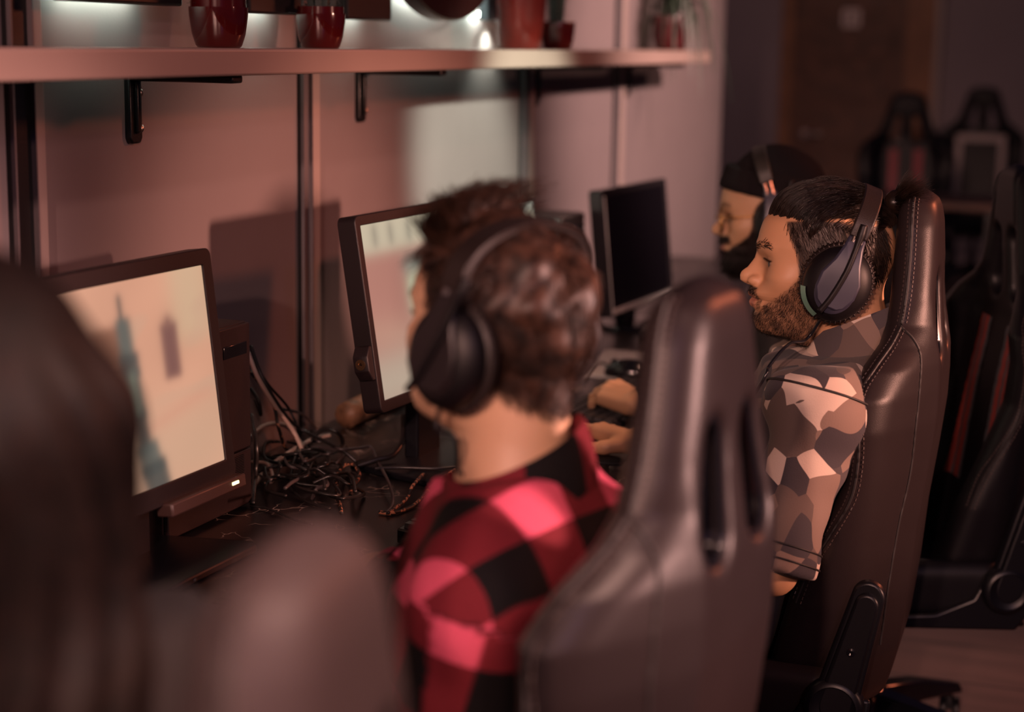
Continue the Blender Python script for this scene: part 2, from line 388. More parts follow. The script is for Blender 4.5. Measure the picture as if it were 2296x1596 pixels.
for i in range(41):
    a = math.pi + math.pi * i / 40; ring.append((3.52 + 0.30 * math.cos(a), 1.66 + 0.165 * math.sin(a) * (1.0)))
ring += [(3.82, 1.9), (3.72, 1.9)] + [(3.52 + 0.20 * math.cos(a), 1.66 + 0.085 * math.sin(a)) for a in np.linspace(2 * math.pi, math.pi, 25)] + [(3.32, 1.9), (3.22, 1.9)]
letter('glossy dark round-bottomed back-lit letter in the middle of the sign', G().prism(ring, 1.325, 1.365).geo, M_letterg, G().tube([(3.52 + 0.26 * math.cos(a), 1.374, 1.665 + 0.130 * math.sin(a)) for a in np.linspace(math.pi * 1.2, math.pi * 1.85, 20)], 0.003, 6).geo, True)
letter('narrow slanted letter foot in the white glow beside the tall red vase', G().prism([(3.816, 1.500), (3.925, 1.500), (3.905, 1.9), (3.86, 1.9)], 1.350, 1.372).geo, mat('sign_face_slate', (0.06, 0.075, 0.095), 0.5), G().box((3.835, 1.374, 1.510), (3.905, 1.380, 1.520)).geo, True)

# ---------------------------------------------------------------- pots and plants on the shelf
M_red = mat('red_glaze', (0.045, 0.003, 0.003), 0.12, coat=0.6, vary=(14, 0.25, 2))
M_red2 = mat('terracotta_red', (0.085, 0.008, 0.006), 0.25, vary=(14, 0.25, 2))
M_soil = mat('dark_soil', (0.015, 0.010, 0.008), 0.95, bump=(120, 0.8, 'n'))
M_cact = mat('cactus_green', (0.035, 0.075, 0.055), 0.6, vary=(30, 0.3, 2))
M_cactd = mat('cactus_dark', (0.012, 0.022, 0.020), 0.6, vary=(30, 0.3, 2))
M_leaf = mat('leaf_dark_green', (0.020, 0.035, 0.022), 0.5)
def pot(px, y, rt, rb, h, lab, m, rim=True):
    c = P(px, 108, y=y); o = empty('plant_pot', (c[0], y, ST), label=lab, cat='plant pot')
    prof = [(rb * 0.9, 0), (rb, 0.004), (rb + (rt - rb) * 0.55, h * 0.35), (rt * 0.985, h * 0.8), (rt, h)]
    if rim: prof += [(rt * 1.0, h + 0.002), (rt * 0.94, h + 0.002), (rt * 0.93, h + 0.014), (rt * 0.88, h + 0.014), (rt * 0.86, h - 0.01)]
    else: prof += [(rt * 0.98, h + 0.004), (rt * 0.9, h + 0.002), (rt * 0.88, h - 0.012)]
    obj('pot_body', G().lathe(prof, 48).geo, m, o, sharp=60)
    obj('soil', G().lathe([(0.0001, h - 0.005), (rt * 0.875, h - 0.006), (rt * 0.875, h - 0.010)], 24).geo, M_soil, o)
    return o, h
def cactus(o, h0, r, hh, ribs, m, at=(0, 0)):
    V = []; Fc = []; n = ribs * 4; K = 14
    for j in range(K + 1):
        t = j / K; rr = r * (0.8 + 0.25 * math.sin(t * 2.2)) * math.sqrt(max(1 - max(0, (t - 0.75) / 0.25) ** 2, 0.0005))
        for i in range(n):
            a = 2 * math.pi * i / n; q = rr * (1 + 0.13 * math.cos(a * ribs)); V.append((at[0] + q * math.cos(a), at[1] + q * math.sin(a), h0 + hh * t))
    for j in range(K):
        for i in range(n): Fc.append((j * n + i, j * n + (i + 1) % n, (j + 1) * n + (i + 1) % n, (j + 1) * n + i))
    obj('cactus_stem', (V, Fc), m, o)
    pts = []; rg = np.random.RandomState(5)
    for j in range(2, K - 1):
        for k in range(ribs):
            a = 2 * math.pi * k / ribs; t = j / K; c = np.array([at[0] + r * 1.1 * math.cos(a), at[1] + r * 1.1 * math.sin(a), h0 + hh * t])
            for _ in range(4):
                dr = np.array([math.cos(a), math.sin(a), 0]) + rg.normal(size=3) * 0.5; pts.append([c, c + dr * 0.005, c + dr * 0.010])
    obj('spines', strands(np.array(pts), 0.0006), M_trimlight if m is M_cact else m, o)
o, h = pot(491, 1.29, 0.046, 0.036, 0.060, 'low red glazed pot nearest the left end of the shelf', M_red); cactus(o, h - 0.008, 0.030, 0.11, 9, M_cactd)
o, h = pot(719, 1.29, 0.044, 0.034, 0.058, 'second low red glazed pot, beside the dark sign letters', M_red); cactus(o, h - 0.008, 0.026, 0.12, 8, M_cactd, (0.006, 0))
o, h = pot(1165, 1.28, 0.064, 0.049, 0.19, 'tall red glazed vase standing in the white glow', M_red2, False)
pts = []; rg = np.random.RandomState(3)
for k in range(26):
    a = rg.uniform(0, 6.28); e = rg.uniform(0.3, 1); q = np.array([math.cos(a), math.sin(a), 0])
    pts.append([q * 0.01 + [0, 0, 0.16], q * 0.04 * e + [0, 0, 0.24], q * 0.09 * e + [0, 0, 0.30 + 0.08 * e]])
obj('leaves', strands(np.array(pts), 0.004, 0.2), M_leaf, o)
o, h = pot(1250, 1.30, 0.044, 0.036, 0.066, 'small red pot with a ribbed green cactus behind the tall vase', M_red2, False); cactus(o, h - 0.01, 0.020, 0.16, 7, M_cact, (0.0, 0.004))
o, h = pot(1503, 1.29, 0.062, 0.048, 0.105, 'dark red pot with a drooping spider plant at the far shelf end', mat('dark_red_ribbed', (0.055, 0.007, 0.009), 0.3, vary=(40, 0.4, 1)), False)
def spider(o, h):
    rg = np.random.RandomState(11); V = []; Fc = []
    for k in range(95):
        a = rg.uniform(0, 6.28); ln = rg.uniform(0.16, 0.40); ex = rg.uniform(0.2, 1.05); ri = rg.uniform(0.07, 0.22); S = 12; n0 = len(V)
        q = np.array([math.cos(a), math.sin(a), 0]); sd = np.array([-q[1], q[0], 0])
        if q[1] > 0.15: q = q * 0.55
        tw = rg.normal(0, 0.25)
        for i in range(S + 1):
            t = i / S; r = ln * (ex * (t ** 0.8) * 0.62 + 0.02); z = h + ri * math.sin(min(t * 1.9, 1.9) * 1.25) - ln * 1.0 * t ** 2.6 * ex
            wd = 0.005 * (1 - t) ** 0.6 + 0.0006; c = q * r + np.array([0, 0, z]) + sd * tw * r * t * 0.5
            V += [tuple(c - sd * wd), tuple(c + [0, 0, -0.0012]), tuple(c + sd * wd), tuple(c + [0, 0, 0.001])]
        for i in range(S):
            b = n0 + i * 4
            for e in range(4): Fc.append((b + e, b + (e + 1) % 4, b + 4 + (e + 1) % 4, b + 4 + e))
    obj('foliage', (V, Fc), M_leaf, o)
spider(o, h)

# ---------------------------------------------------------------- desk
DZ = 0.70
def marble():
    m = mat('black_marble', (0.01, 0.008, 0.008), 0.28); nt = m.node_tree; N = nt.nodes; L = nt.links; b = N['Principled BSDF']
    tc = N.new('ShaderNodeTexCoord'); n = N.new('ShaderNodeTexNoise'); n.inputs['Scale'].default_value = 9; n.inputs['Detail'].default_value = 3; n.inputs['Roughness'].default_value = 0.6
    L.new(tc.outputs['Object'], n.inputs['Vector'])
    mp = N.new('ShaderNodeVectorMath'); mp.operation = 'MULTIPLY_ADD'; mp.inputs[1].default_value = (0.12,) * 3
    L.new(n.outputs['Color'], mp.inputs[0]); L.new(tc.outputs['Object'], mp.inputs[2])
    v = N.new('ShaderNodeTexVoronoi'); v.feature = 'DISTANCE_TO_EDGE'; v.inputs['Scale'].default_value = 24; L.new(mp.outputs[0], v.inputs['Vector'])
    n2 = N.new('ShaderNodeTexNoise'); n2.inputs['Scale'].default_value = 14; L.new(tc.outputs['Object'], n2.inputs['Vector'])
    r2 = N.new('ShaderNodeMapRange'); r2.inputs[1].default_value = 0.52; r2.inputs[2].default_value = 0.66; L.new(n2.outputs[0], r2.inputs[0])
    mr = N.new('ShaderNodeMapRange'); mr.inputs[1].default_value = 0.0; mr.inputs[2].default_value = 0.035; mr.inputs[3].default_value = 1.0; mr.inputs[4].default_value = 0.0; L.new(v.outputs[0], mr.inputs[0])
    mu = N.new('ShaderNodeMath'); mu.operation = 'MULTIPLY'; L.new(mr.outputs[0], mu.inputs[0]); L.new(r2.outputs[0], mu.inputs[1])
    mx = N.new('ShaderNodeMix'); mx.data_type = 'RGBA'; mx.inputs[6].default_value = (0.012, 0.009, 0.010, 1); mx.inputs[7].default_value = (0.42, 0.33, 0.28, 1)
    L.new(mu.outputs[0], mx.inputs[0]); L.new(mx.outputs[2], b.inputs['Base Color'])
    return m
dk = empty('long_desk', (0.3, 0.70, 0), label='long black marble-patterned desk along the wall', cat='desk')
obj('desk_top', G().box((0, 0.0, DZ - 0.035), (5.7, WY - 0.706, DZ)).geo, marble(), dk, bevel=0.004)
for x in (0.06, 1.9, 3.75, 5.6): obj('leg', G().box((x - 0.025, 0.10, 0), (x + 0.025, 0.60, DZ - 0.035)).geo, M_black, dk, bevel=0.003)
# ---------------------------------------------------------------- gaming chairs (local: +y = where the sitter faces, origin on the floor)
M_leather = mat('brown_black_leather', (0.016, 0.0112, 0.0115), 0.38, bump=(700, 0.05, 'v'), vary=(5, 0.12, 3), spec=0.2)
M_leatherd = mat('black_leather', (0.004, 0.0035, 0.005), 0.45, bump=(700, 0.05, 'v'), spec=0.3)
M_stitch = mat('stitch_thread', (0.050, 0.032, 0.028), 0.6)
M_seam = mat('seam_shadow_piping', (0.010, 0.007, 0.007), 0.6)  # dark cord for seams and cuff stitching
M_plastic = mat('black_plastic', (0.004, 0.004, 0.006), 0.38, bump=(600, 0.05, 'n'), spec=0.35)
M_gloss = mat('gloss_black', (0.006, 0.006, 0.008), 0.16)
M_stripe = mat('stripe_red', (0.22, 0.035, 0.028), 0.45)
M_stripeg = mat('stripe_grey', (0.055, 0.058, 0.066), 0.45)
M_white = mat('pale_piping', (0.42, 0.34, 0.32), 0.5)
CZ = np.array([0.36, 0.42, 0.50, 0.60, 0.70, 0.80, 0.88, 0.93, 0.97, 1.00, 1.03, 1.07, 1.12, 1.18, 1.215, 1.24])
CW = np.array([0.19, 0.21, 0.235, 0.250, 0.258, 0.265, 0.272, 0.264, 0.232, 0.186, 0.150, 0.133, 0.117, 0.100, 0.086, 0.062])
CB = np.array([-0.235, -0.25, -0.268, -0.279, -0.286, -0.298, -0.306, -0.307, -0.306, -0.302, -0.298, -0.294, -0.292, -0.288, -0.282, -0.27])
CC = np.array([-0.15, -0.16, -0.175, -0.19, -0.20, -0.212, -0.225, -0.232, -0.234, -0.234, -0.232, -0.228, -0.224, -0.222, -0.222, -0.228])
CS = np.array([-0.06, -0.065, -0.08, -0.105, -0.145, -0.182, -0.186, -0.180, -0.196, -0.212, -0.219, -0.222, -0.222, -0.222, -0.222, -0.228])
def sst(x, a, b):
    t = np.clip((x - a) / (b - a), 0, 1); return t * t * (3 - 2 * t)
def chair_yr(x, z):
    Wz = np.interp(z, CZ, CW); return np.interp(z, CZ, CB) + 0.018 * (np.abs(x) / Wz) ** 4 + 0.40 * np.maximum(np.abs(x) - 0.105, 0) * sst(1.10 - z, 0.0, 0.10)
def chair_yf(x, z):
    Wz = np.interp(z, CZ, CW); t = sst(np.abs(x) / Wz, 0.42, 0.80)
    return np.interp(z, CZ, CC) + (np.interp(z, CZ, CS) - np.interp(z, CZ, CC)) * t
SLOT = [((0.046, 1.085), (0.060, 1.000)), ((-0.046, 1.085), (-0.060, 1.000))]
def chair_back(p):
    x, y, z = p.T; Wz = np.interp(z, CZ, CW); sl = np.interp(z, CZ, np.gradient(CW, CZ))
    yr, yf = chair_yr(np.minimum(np.abs(x), Wz), z), chair_yf(np.minimum(np.abs(x), Wz), z)
    dy = np.abs(y - (yr + yf) / 2) - (yf - yr) / 2
    dx = (np.abs(x) - Wz) / np.sqrt(1 + np.minimum(sl * sl, 4))
    dz = np.maximum(z - 1.238, 0.40 - z)
    d = smax(smax(dx, dy, 0.040), dz, 0.045)
    groove = np.exp(-((np.abs(x) / Wz - 0.60) / 0.05) ** 2) * 0.004 * (y > (yr + yf) / 2); d = d + groove
    for (a, b) in SLOT:
        q = np.stack([x, z], 1); e = seg(q, a, b, 0.023, 0.032); d = smax(d, -e, 0.016)
    return d
def side_pts(yz, sgn=-1, k=14):
    """points on the chair side at given y,z (marching in from outside)"""
    out = []
    for y, z in yz:
        xs = np.linspace(0.30, 0.02, 141); d = chair_back(np.stack([xs, np.full(141, y), np.full(141, z)], 1))
        i = np.argmax(d < 0.0005)
        if d.min() < 0.0005: out.append((sgn * xs[i], y, z))
    return np.array(out)
_cache = {}
def chair_parts():
    if _cache: return _cache
    V, Q = snet(chair_back, (-0.31, -0.34, 0.36), (0.31, -0.03, 1.27), 0.0065, proj=2, slack=2.0)
    _cache['back'] = (V, Q)
    _cache['stitch'] = []; _cache['seam'] = []
    lines = [[(-0.247, 1.222), (-0.248, 1.20), (-0.250, 1.14), (-0.250, 1.09), (-0.248, 1.05), (-0.246, 1.033)],
             [(-0.246, 1.030), (-0.236, 1.005), (-0.218, 0.975), (-0.203, 0.945), (-0.200, 0.91), (-0.205, 0.87), (-0.204, 0.82), (-0.196, 0.775), (-0.170, 0.72), (-0.140, 0.66), (-0.12, 0.60)]]
    for sg in (-1, 1):
        st = G(); sm = G()
        for ln in lines:
            s = side_pts(spline(ln, 16), sg)
            sm.tube(s + np.array([sg * 0.0008, 0, 0]), 0.0024, 6)
            acc = np.concatenate([[0], np.cumsum(np.linalg.norm(np.diff(s, axis=0), axis=1))])
            for off in (-0.007, 0.007):
                for t in np.arange(0.003, acc[-1] - 0.004, 0.0075):
                    c = np.array([np.interp(t, acc, s[:, i]) for i in range(3)]); e = np.array([np.interp(t + 0.0045, acc, s[:, i]) for i in range(3)])
                    tg = e - c; nr = np.array([0, -tg[2], tg[1]]); nr /= np.linalg.norm(nr) + 1e-9
                    q = side_pts([(c + nr * off)[1:], (e + nr * off)[1:]], sg)
                    if len(q) == 2: st.tube(q + np.array([sg * 0.0008, 0, 0]), 0.0011, 4)
        s = side_pts(spline([(-0.246, 1.030), (-0.266, 1.012), (-0.279, 0.985), (-0.281, 0.94), (-0.279, 0.88), (-0.274, 0.80), (-0.262, 0.72), (-0.252, 0.62), (-0.244, 0.52)], 14), sg)
        sm.tube(s + np.array([sg * 0.0004, 0, 0]), 0.0022, 6)
        _cache['stitch'].append(st.geo); _cache['seam'].append(sm.geo)
    tr = G()
    for (a, b) in SLOT:
        a_, b_ = np.array(a), np.array(b); d = (b_ - a_) / np.linalg.norm(b_ - a_); nn = np.array([-d[1], d[0]]); lp = []
        for k in range(28):
            an = 2 * math.pi * k / 28; c, r = (a_, 0.0225) if math.sin(an) > 0 else (b_, 0.0305)
            q = c + r * (math.cos(an) * nn * (1 if True else -1) - math.sin(an) * d); lp.append(q)
        for yo in (0.010, 0.022):
            pts = np.array([(q[0], float(chair_yr(np.array([q[0]]), np.array([q[1]]))[0]) + yo, q[1]) for q in lp]); tr.tube(pts, 0.0045, 6, closed=True)
    _cache['trim'] = tr.geo
    def seatf(p):
        x, y, z = p.T
        top = 0.455 + 0.045 * sst(np.abs(x), 0.15, 0.24) - 0.02 * sst(y, 0.12, 0.28)
        dz = np.abs(z - (top + 0.375) / 2) - (top - 0.375) / 2
        return smax(smax(np.abs(x) - 0.255, np.abs(y - 0.035) - 0.255, 0.06), dz, 0.04)
    _cache['seat'] = snet(seatf, (-0.29, -0.26, 0.34), (0.29, 0.34, 0.55), 0.009, slack=2.0)
    return _cache
def make_chair(label, group=None, body=None):
    c = chair_parts(); body = body or M_leather
    o = empty('gaming_chair', label=label, cat='chair', group=group)
    bk = obj('backrest', c['back'], body, o, sharp=0)
    for q in (0, 1): obj('seam', c['seam'][q], M_seam, bk); obj('stitching', c['stitch'][q], M_stitch, bk)
    obj('slot_trim', c['trim'], M_gloss, bk)
    obj('seat', c['seat'], body, o, sharp=0)
    obj('seat_mechanism', G().box((-0.11, -0.16, 0.325), (0.11, 0.16, 0.372)).box((-0.26, -0.235, 0.372), (-0.235, 0.16, 0.384)).box((0.235, -0.235, 0.372), (0.26, 0.16, 0.384)).box((-0.26, -0.06, 0.37), (0.26, 0.06, 0.38)).geo, M_plastic, o, bevel=0.006)
    obj('gas_column', G().lathe([(0.014, 0.33), (0.014, 0.24), (0.026, 0.24), (0.026, 0.12), (0.03, 0.10)], 20).geo, M_gloss, o)
    b = G(); b.lathe([(0.045, 0.085), (0.05, 0.095), (0.045, 0.15), (0.03, 0.162)], 24)
    for k in range(5):
        a = 2 * math.pi * k / 5 + 0.35; m = mtx(rz=a)
        b.add([(0.03, -0.032, 0.09), (0.03, 0.032, 0.09), (0.03, 0.026, 0.15), (0.03, -0.026, 0.15), (0.17, -0.027, 0.085), (0.17, 0.027, 0.085), (0.17, 0.020, 0.128), (0.17, -0.020, 0.128), (0.315, -0.024, 0.068), (0.315, 0.024, 0.068), (0.315, 0.015, 0.086), (0.315, -0.015, 0.086)],
              [(0, 3, 2, 1), (0, 1, 5, 4), (1, 2, 6, 5), (2, 3, 7, 6), (3, 0, 4, 7), (4, 5, 9, 8), (5, 6, 10, 9), (6, 7, 11, 10), (7, 4, 8, 11), (8, 9, 10, 11)], m)
    obj('star_base', b.geo, M_gloss, o, bevel=0.004)
    for k in range(5):
        a = 2 * math.pi * k / 5 + 0.35; cst = np.array([0.30 * math.cos(a), 0.30 * math.sin(a), 0.028]); g = G()
        for s_ in (-1, 1): g.lathe([(0.010, -0.008), (0.026, -0.008), (0.028, -0.005), (0.028, 0.005), (0.024, 0.008), (0.008, 0.008)], 22, mtx(cst + np.array([-math.sin(a + 0.6), math.cos(a + 0.6), 0]) * 0.014 * s_, rx=math.pi / 2, rz=a + 0.6))
        g.lathe([(0.006, 0.028), (0.006, 0.075)], 10, mtx((cst[0], cst[1], 0)))
        g.box((-0.014, -0.006, 0.030), (0.020, 0.006, 0.060), mtx((cst[0], cst[1], 0), rz=a + 0.6))
        obj('caster', g.geo, M_plastic, o)
    for sg in (-1, 1):
        x0 = sg * 0.262
        def arm(p0, p1, w0, w1, xo, th):
            n_ = 14; a_ = np.array(p0); b_ = np.array(p1); d = (b_ - a_) / np.linalg.norm(b_ - a_); nn = np.array([-d[1], d[0]]); pl = []
            for k in range(n_ + 1): an = math.pi * k / n_; pl.append(a_ + w0 * (math.cos(an) * nn - math.sin(an) * d))
            for k in range(n_ + 1): an = math.pi * k / n_; pl.append(b_ + w1 * (-math.cos(an) * nn + math.sin(an) * d))
            V = [(xo, q[0], q[1]) for q in pl] + [(xo + sg * th, a_[0] + (q[0] - a_[0]) * 0.93, q[1] - 0.002) for q in pl]; n2 = len(pl)
            return V, [tuple(range(n2)), tuple(range(2 * n2 - 1, n2 - 1, -1))] + [(i, i + n2, (i + 1) % n2 + n2, (i + 1) % n2) for i in range(n2)]
        g = G().add(*arm((-0.233, 0.632), (-0.190, 0.455), 0.026, 0.036, x0, 0.016)).add(*arm((-0.232, 0.622), (-0.190, 0.455), 0.019, 0.028, x0 + sg * 0.010, 0.014))
        obj('recline_cover', g.geo, M_plastic, o, bevel=0.004, seg=3)
        g = G().lathe([(0.047, 0), (0.047, 0.016), (0.043, 0.024), (0.036, 0.026), (0.033, 0.023), (0.0001, 0.024)], 36, mtx((x0, -0.190, 0.450), ry=sg * math.pi / 2))
        obj('recline_hinge', g.geo, M_plastic, o, sharp=55)
        plate = [(-0.245, 0.465), (-0.238, 0.40), (-0.215, 0.368), (0.06, 0.372), (0.06, 0.395), (-0.06, 0.40), (-0.13, 0.43), (-0.15, 0.47)]
        V = [(x0 - sg * 0.004, y, z) for y, z in plate] + [(x0 + sg * 0.008, y, z) for y, z in plate]; n2 = len(plate)
        obj('side_plate', (V, [tuple(range(n2)), tuple(range(2 * n2 - 1, n2 - 1, -1))] + [(i, i + n2, (i + 1) % n2 + n2, (i + 1) % n2) for i in range(n2)]), M_plastic, o, bevel=0.005)
        obj('screw', G().lathe([(0.007, 0), (0.007, 0.002), (0.004, 0.003), (0.0001, 0.001)], 12, mtx((x0 + sg * 0.0245, -0.213, 0.545), ry=sg * math.pi / 2)).geo, M_gloss, o)
    return o
def front_band(poly_x, z0, z1, off=0.0025, n=40):
    """strip lying on the front of the backrest between two x lines"""
    V = []; Fc = []; k = 6
    for i in range(n + 1):
        z = z0 + (z1 - z0) * i / n; xa, xb = poly_x(z)
        for j in range(k + 1):
            x = xa + (xb - xa) * j / k; pts = np.stack([np.full(160, x), np.linspace(0.0, -0.30, 160), np.full(160, z)], 1)
            dd = chair_back(pts); a_ = int(np.argmax(dd < 0)); V.append((x, pts[a_, 1] + off if dd.min() < 0 else -0.2, z))
    for i in range(n):
        for j in range(k): a = i * (k + 1) + j; Fc.append((a, a + 1, a + k + 2, a + k + 1))
    return V, Fc
ch2 = make_chair('gaming chair behind the person in the red plaid shirt, its slotted back near the middle')
ch2.location = (1.620, 0.590, 0); ch2.rotation_euler = (0, 0, math.radians(-8)); ch2.scale = (1, 1, 1)
ch1 = copy_tree(ch2); ch1['label'] = 'blurred gaming chair nearest the camera, its rounded top at the bottom edge'
ch1.location = (0.765, 0.635, 0); ch1.rotation_euler = (0, 0, math.radians(6)); ch1.scale = (1, 1, 0.966)
M_leather1 = mat('brown_grey_leather', (0.042, 0.029, 0.029), 0.58, bump=(700, 0.05, 'v'), spec=0.3)
for ch in [x for x in bpy.data.objects if x.parent == ch1]:
    if ch.name.startswith(('backrest', 'seat.')): ch.data = ch.data.copy(); ch.data.materials[0] = M_leather1
ch3 = copy_tree(ch2); ch3['label'] = 'brown-black gaming chair with orange highlight behind the person in the camouflage shirt'
ch3.location = (2.785, 0.495, 0); ch3.rotation_euler = (0, 0, 0); ch3.scale = (1, 1, 1)
ch4 = copy_tree(ch2); ch4['label'] = 'black gaming chair with red and grey stripes at the right edge'
ch4.location = (3.40, 0.352, 0); ch4.rotation_euler = (0, 0, math.radians(20)); ch4.scale = (1, 1, 1)
for ch in [x for x in bpy.data.objects if x.parent == ch4]:
    if ch.name.startswith(('backrest', 'seat')) and 'mech' not in ch.name:
        ch.data = ch.data.copy(); ch.data.materials[0] = M_leatherd
for nm, m_, xs in (('grey_stripe', M_stripeg, (0.055, 0.072)), ('red_stripe', M_stripe, (0.072, 0.098)), ('grey_stripe', M_stripeg, (0.098, 0.112)), ('red_stripe', M_stripe, (0.112, 0.126))):
    for sg in (-1, 1): obj(nm, front_band(lambda z: (sg * xs[0] * (1 - 0.35 * (z - 0.6)), sg * xs[1] * (1 - 0.35 * (z - 0.6))), 0.58, 0.92), m_, ch4, sharp=0)
ch5 = copy_tree(ch2); ch5['label'] = 'dark far gaming chair with two upright red strips in front of the door'
ch5.location = (9.0, 0.86, 0); ch5.rotation_euler = (0, 0, math.radians(100)); ch5.scale = (0.95, 0.95, 1)
ch6 = copy_tree(ch2); ch6['label'] = 'dark far gaming chair with a pale piped outline by the far wall'
ch6.location = (10.8, 0.62, 0); ch6.rotation_euler = (0, 0, math.radians(90)); ch6.scale = (1, 1, 1)
for c_ in (ch5, ch6):
    for ch in [x for x in bpy.data.objects if x.parent == c_]:
        if ch.name.startswith(('backrest', 'seat')) and 'mech' not in ch.name: ch.data = [x for x in bpy.data.objects if x.parent == ch4 and x.name.startswith(ch.name.split('.')[0])][0].data
for sg in (-1, 1): obj('red_strip', front_band(lambda z: (sg * 0.045, sg * 0.09), 0.60, 0.93), mat('stripe_crimson', (0.30, 0.02, 0.03), 0.5), ch5, sharp=0)
g = G()
for a_, b_ in ((-0.155, -0.115), (0.115, 0.155)): g.add(*front_band(lambda z: (a_ * (1 - 0.1 * (z - 0.6)), b_ * (1 - 0.1 * (z - 0.6))), 0.52, 0.93))
g.add(*front_band(lambda z: (-0.150, 0.150), 0.895, 0.935))
obj('pale_outline', g.geo, M_white, ch6, sharp=0)
# far tables
tb = empty('far_table', (8.3, 0.35, 0), label='brown table top in front of the far chairs', cat='table')
obj('table_top', G().box((-0.25, -0.02, 0.725), (0.25, 0.62, 0.76)).geo, M_wood, tb, bevel=0.004)
for x in (-0.2, 0.2):
    for y in (0.04, 0.55): obj('leg', G().box((x - 0.02, y - 0.02, 0), (x + 0.02, y + 0.02, 0.725)).geo, M_black, tb)
# ---------------------------------------------------------------- monitors
M_bezel = mat('monitor_plastic', (0.010, 0.006, 0.007), 0.45, bump=(500, 0.06, 'n'), spec=0.35)
M_bezelg = mat('monitor_plastic_gloss', (0.010, 0.009, 0.010), 0.12)
M_bezelw = mat('bezel_silver', (0.30, 0.29, 0.28), 0.3, 0.6)
def blur_rect(U_, V_, cx, cy, w_, h_, s, rot=0.0):
    c, q = math.cos(rot), math.sin(rot); x = (U_ - cx) * c + (V_ - cy) * q; y = -(U_ - cx) * q + (V_ - cy) * c
    f = lambda t, L: 1 / (1 + np.exp(-(L / 2 - np.abs(t)) / s))
    return (f(x, w_) * f(y, h_))[..., None]
def paint(name, n=110):
    u, v = np.meshgrid(np.linspace(0, 1, n), np.linspace(0, 1, n)); C = np.zeros((n, n, 3)); L = lambda c, m: C * (1 - m) + np.array(c) * m
    nz = lambda s, sd: (vnoise(np.stack([u.ravel(), v.ravel(), u.ravel() * 0], 1), s, sd).reshape(n, n)[..., None])
    if name == 'sand':
        C[:] = (0.74, 0.37, 0.24); C = C * (1 + 0.07 * nz(9, 1)); C = L((0.70, 0.49, 0.31), blur_rect(u, v, 0.9, 0.9, 0.25, 0.5, 0.03) * 0.8)
        C = L((0.66, 0.40, 0.27), np.clip(nz(22, 4) - 0.5, 0, 1)); C = L((0.70, 0.44, 0.29), blur_rect(u, v, 0.5, 0.15, 1.2, 0.45, 0.06) * 0.7)
        C = L((0.72, 0.33, 0.22), blur_rect(u, v, 0.75, 0.33, 0.5, 0.05, 0.02, 0.25) * 0.6)
        C = L((0.22, 0.10, 0.085), blur_rect(u, v, 0.735, 0.62, 0.105, 0.27, 0.010)); C = L((0.24, 0.11, 0.09), blur_rect(u, v, 0.735, 0.76, 0.05, 0.06, 0.015))
        C = L((0.26, 0.11, 0.065), blur_rect(u, v, 0.37, 0.70, 0.22, 0.20, 0.012)); C = L((0.13, 0.05, 0.04), blur_rect(u, v, 0.36, 0.59, 0.24, 0.018, 0.008))
        C = L((0.20, 0.08, 0.05), blur_rect(u, v, 0.42, 0.50, 0.06, 0.22, 0.02))
        for k, (cx, cy, w_, h_, r_) in enumerate(((0.455, 0.86, 0.022, 0.16, 0.02), (0.465, 0.72, 0.085, 0.22, 0.04), (0.475, 0.60, 0.11, 0.12, 0.0), (0.485, 0.46, 0.085, 0.25, 0.08), (0.50, 0.28, 0.08, 0.22, 0.12), (0.53, 0.14, 0.13, 0.16, 0.2), (0.56, 0.0, 0.15, 0.25, 0.15))):
            C = L(((0.055, 0.075, 0.07), (0.10, 0.13, 0.115))[k % 2], blur_rect(u, v, cx, cy, w_, h_, 0.010, r_) * 0.95)
        C = L((0.30, 0.36, 0.27), blur_rect(u, v, 0.482, 0.46, 0.03, 0.2, 0.012, 0.08))
    elif name == 'street':
        C[:] = (0.42, 0.19, 0.15); C = C * (1 + 0.06 * nz(8, 2)); C = L((0.56, 0.50, 0.36), blur_rect(u, v, 0.4, 0.95, 1.4, 0.24, 0.02))
        for cx in (0.1, 0.22, 0.36, 0.5, 0.7): C = L((0.16, 0.16, 0.13), blur_rect(u, v, cx, 0.93, 0.035, 0.13, 0.015) * 0.7)
        C = L((0.27, 0.30, 0.25), blur_rect(u, v, 0.40, 0.72, 0.22, 0.10, 0.02)); C = L((0.48, 0.53, 0.36), blur_rect(u, v, 0.42, 0.55, 0.24, 0.24, 0.02)); C = L((0.16, 0.22, 0.17), blur_rect(u, v, 0.55, 0.55, 0.05, 0.22, 0.02))
        C = L((0.52, 0.29, 0.21), blur_rect(u, v, 0.4, 0.30, 0.9, 0.16, 0.04, -0.2) * 0.7); C = L((0.47, 0.38, 0.29), blur_rect(u, v, 0.4, 0.08, 1.3, 0.32, 0.05)); C = L((0.15, 0.15, 0.13), blur_rect(u, v, 0.40, 0.02, 0.18, 0.08, 0.02))
    elif name == 'field':
        C[:] = (0.50, 0.42, 0.30); C = C * (1 + 0.08 * nz(7, 3)); C = L((0.68, 0.72, 0.60), blur_rect(u, v, 0.5, 1.0, 1.2, 0.10, 0.02)); C = L((0.36, 0.20, 0.15), blur_rect(u, v, 0.3, 0.4, 0.5, 0.4, 0.05))
    else:
        C[:] = (0.004, 0.003, 0.005)
    return C.reshape(-1, 3)
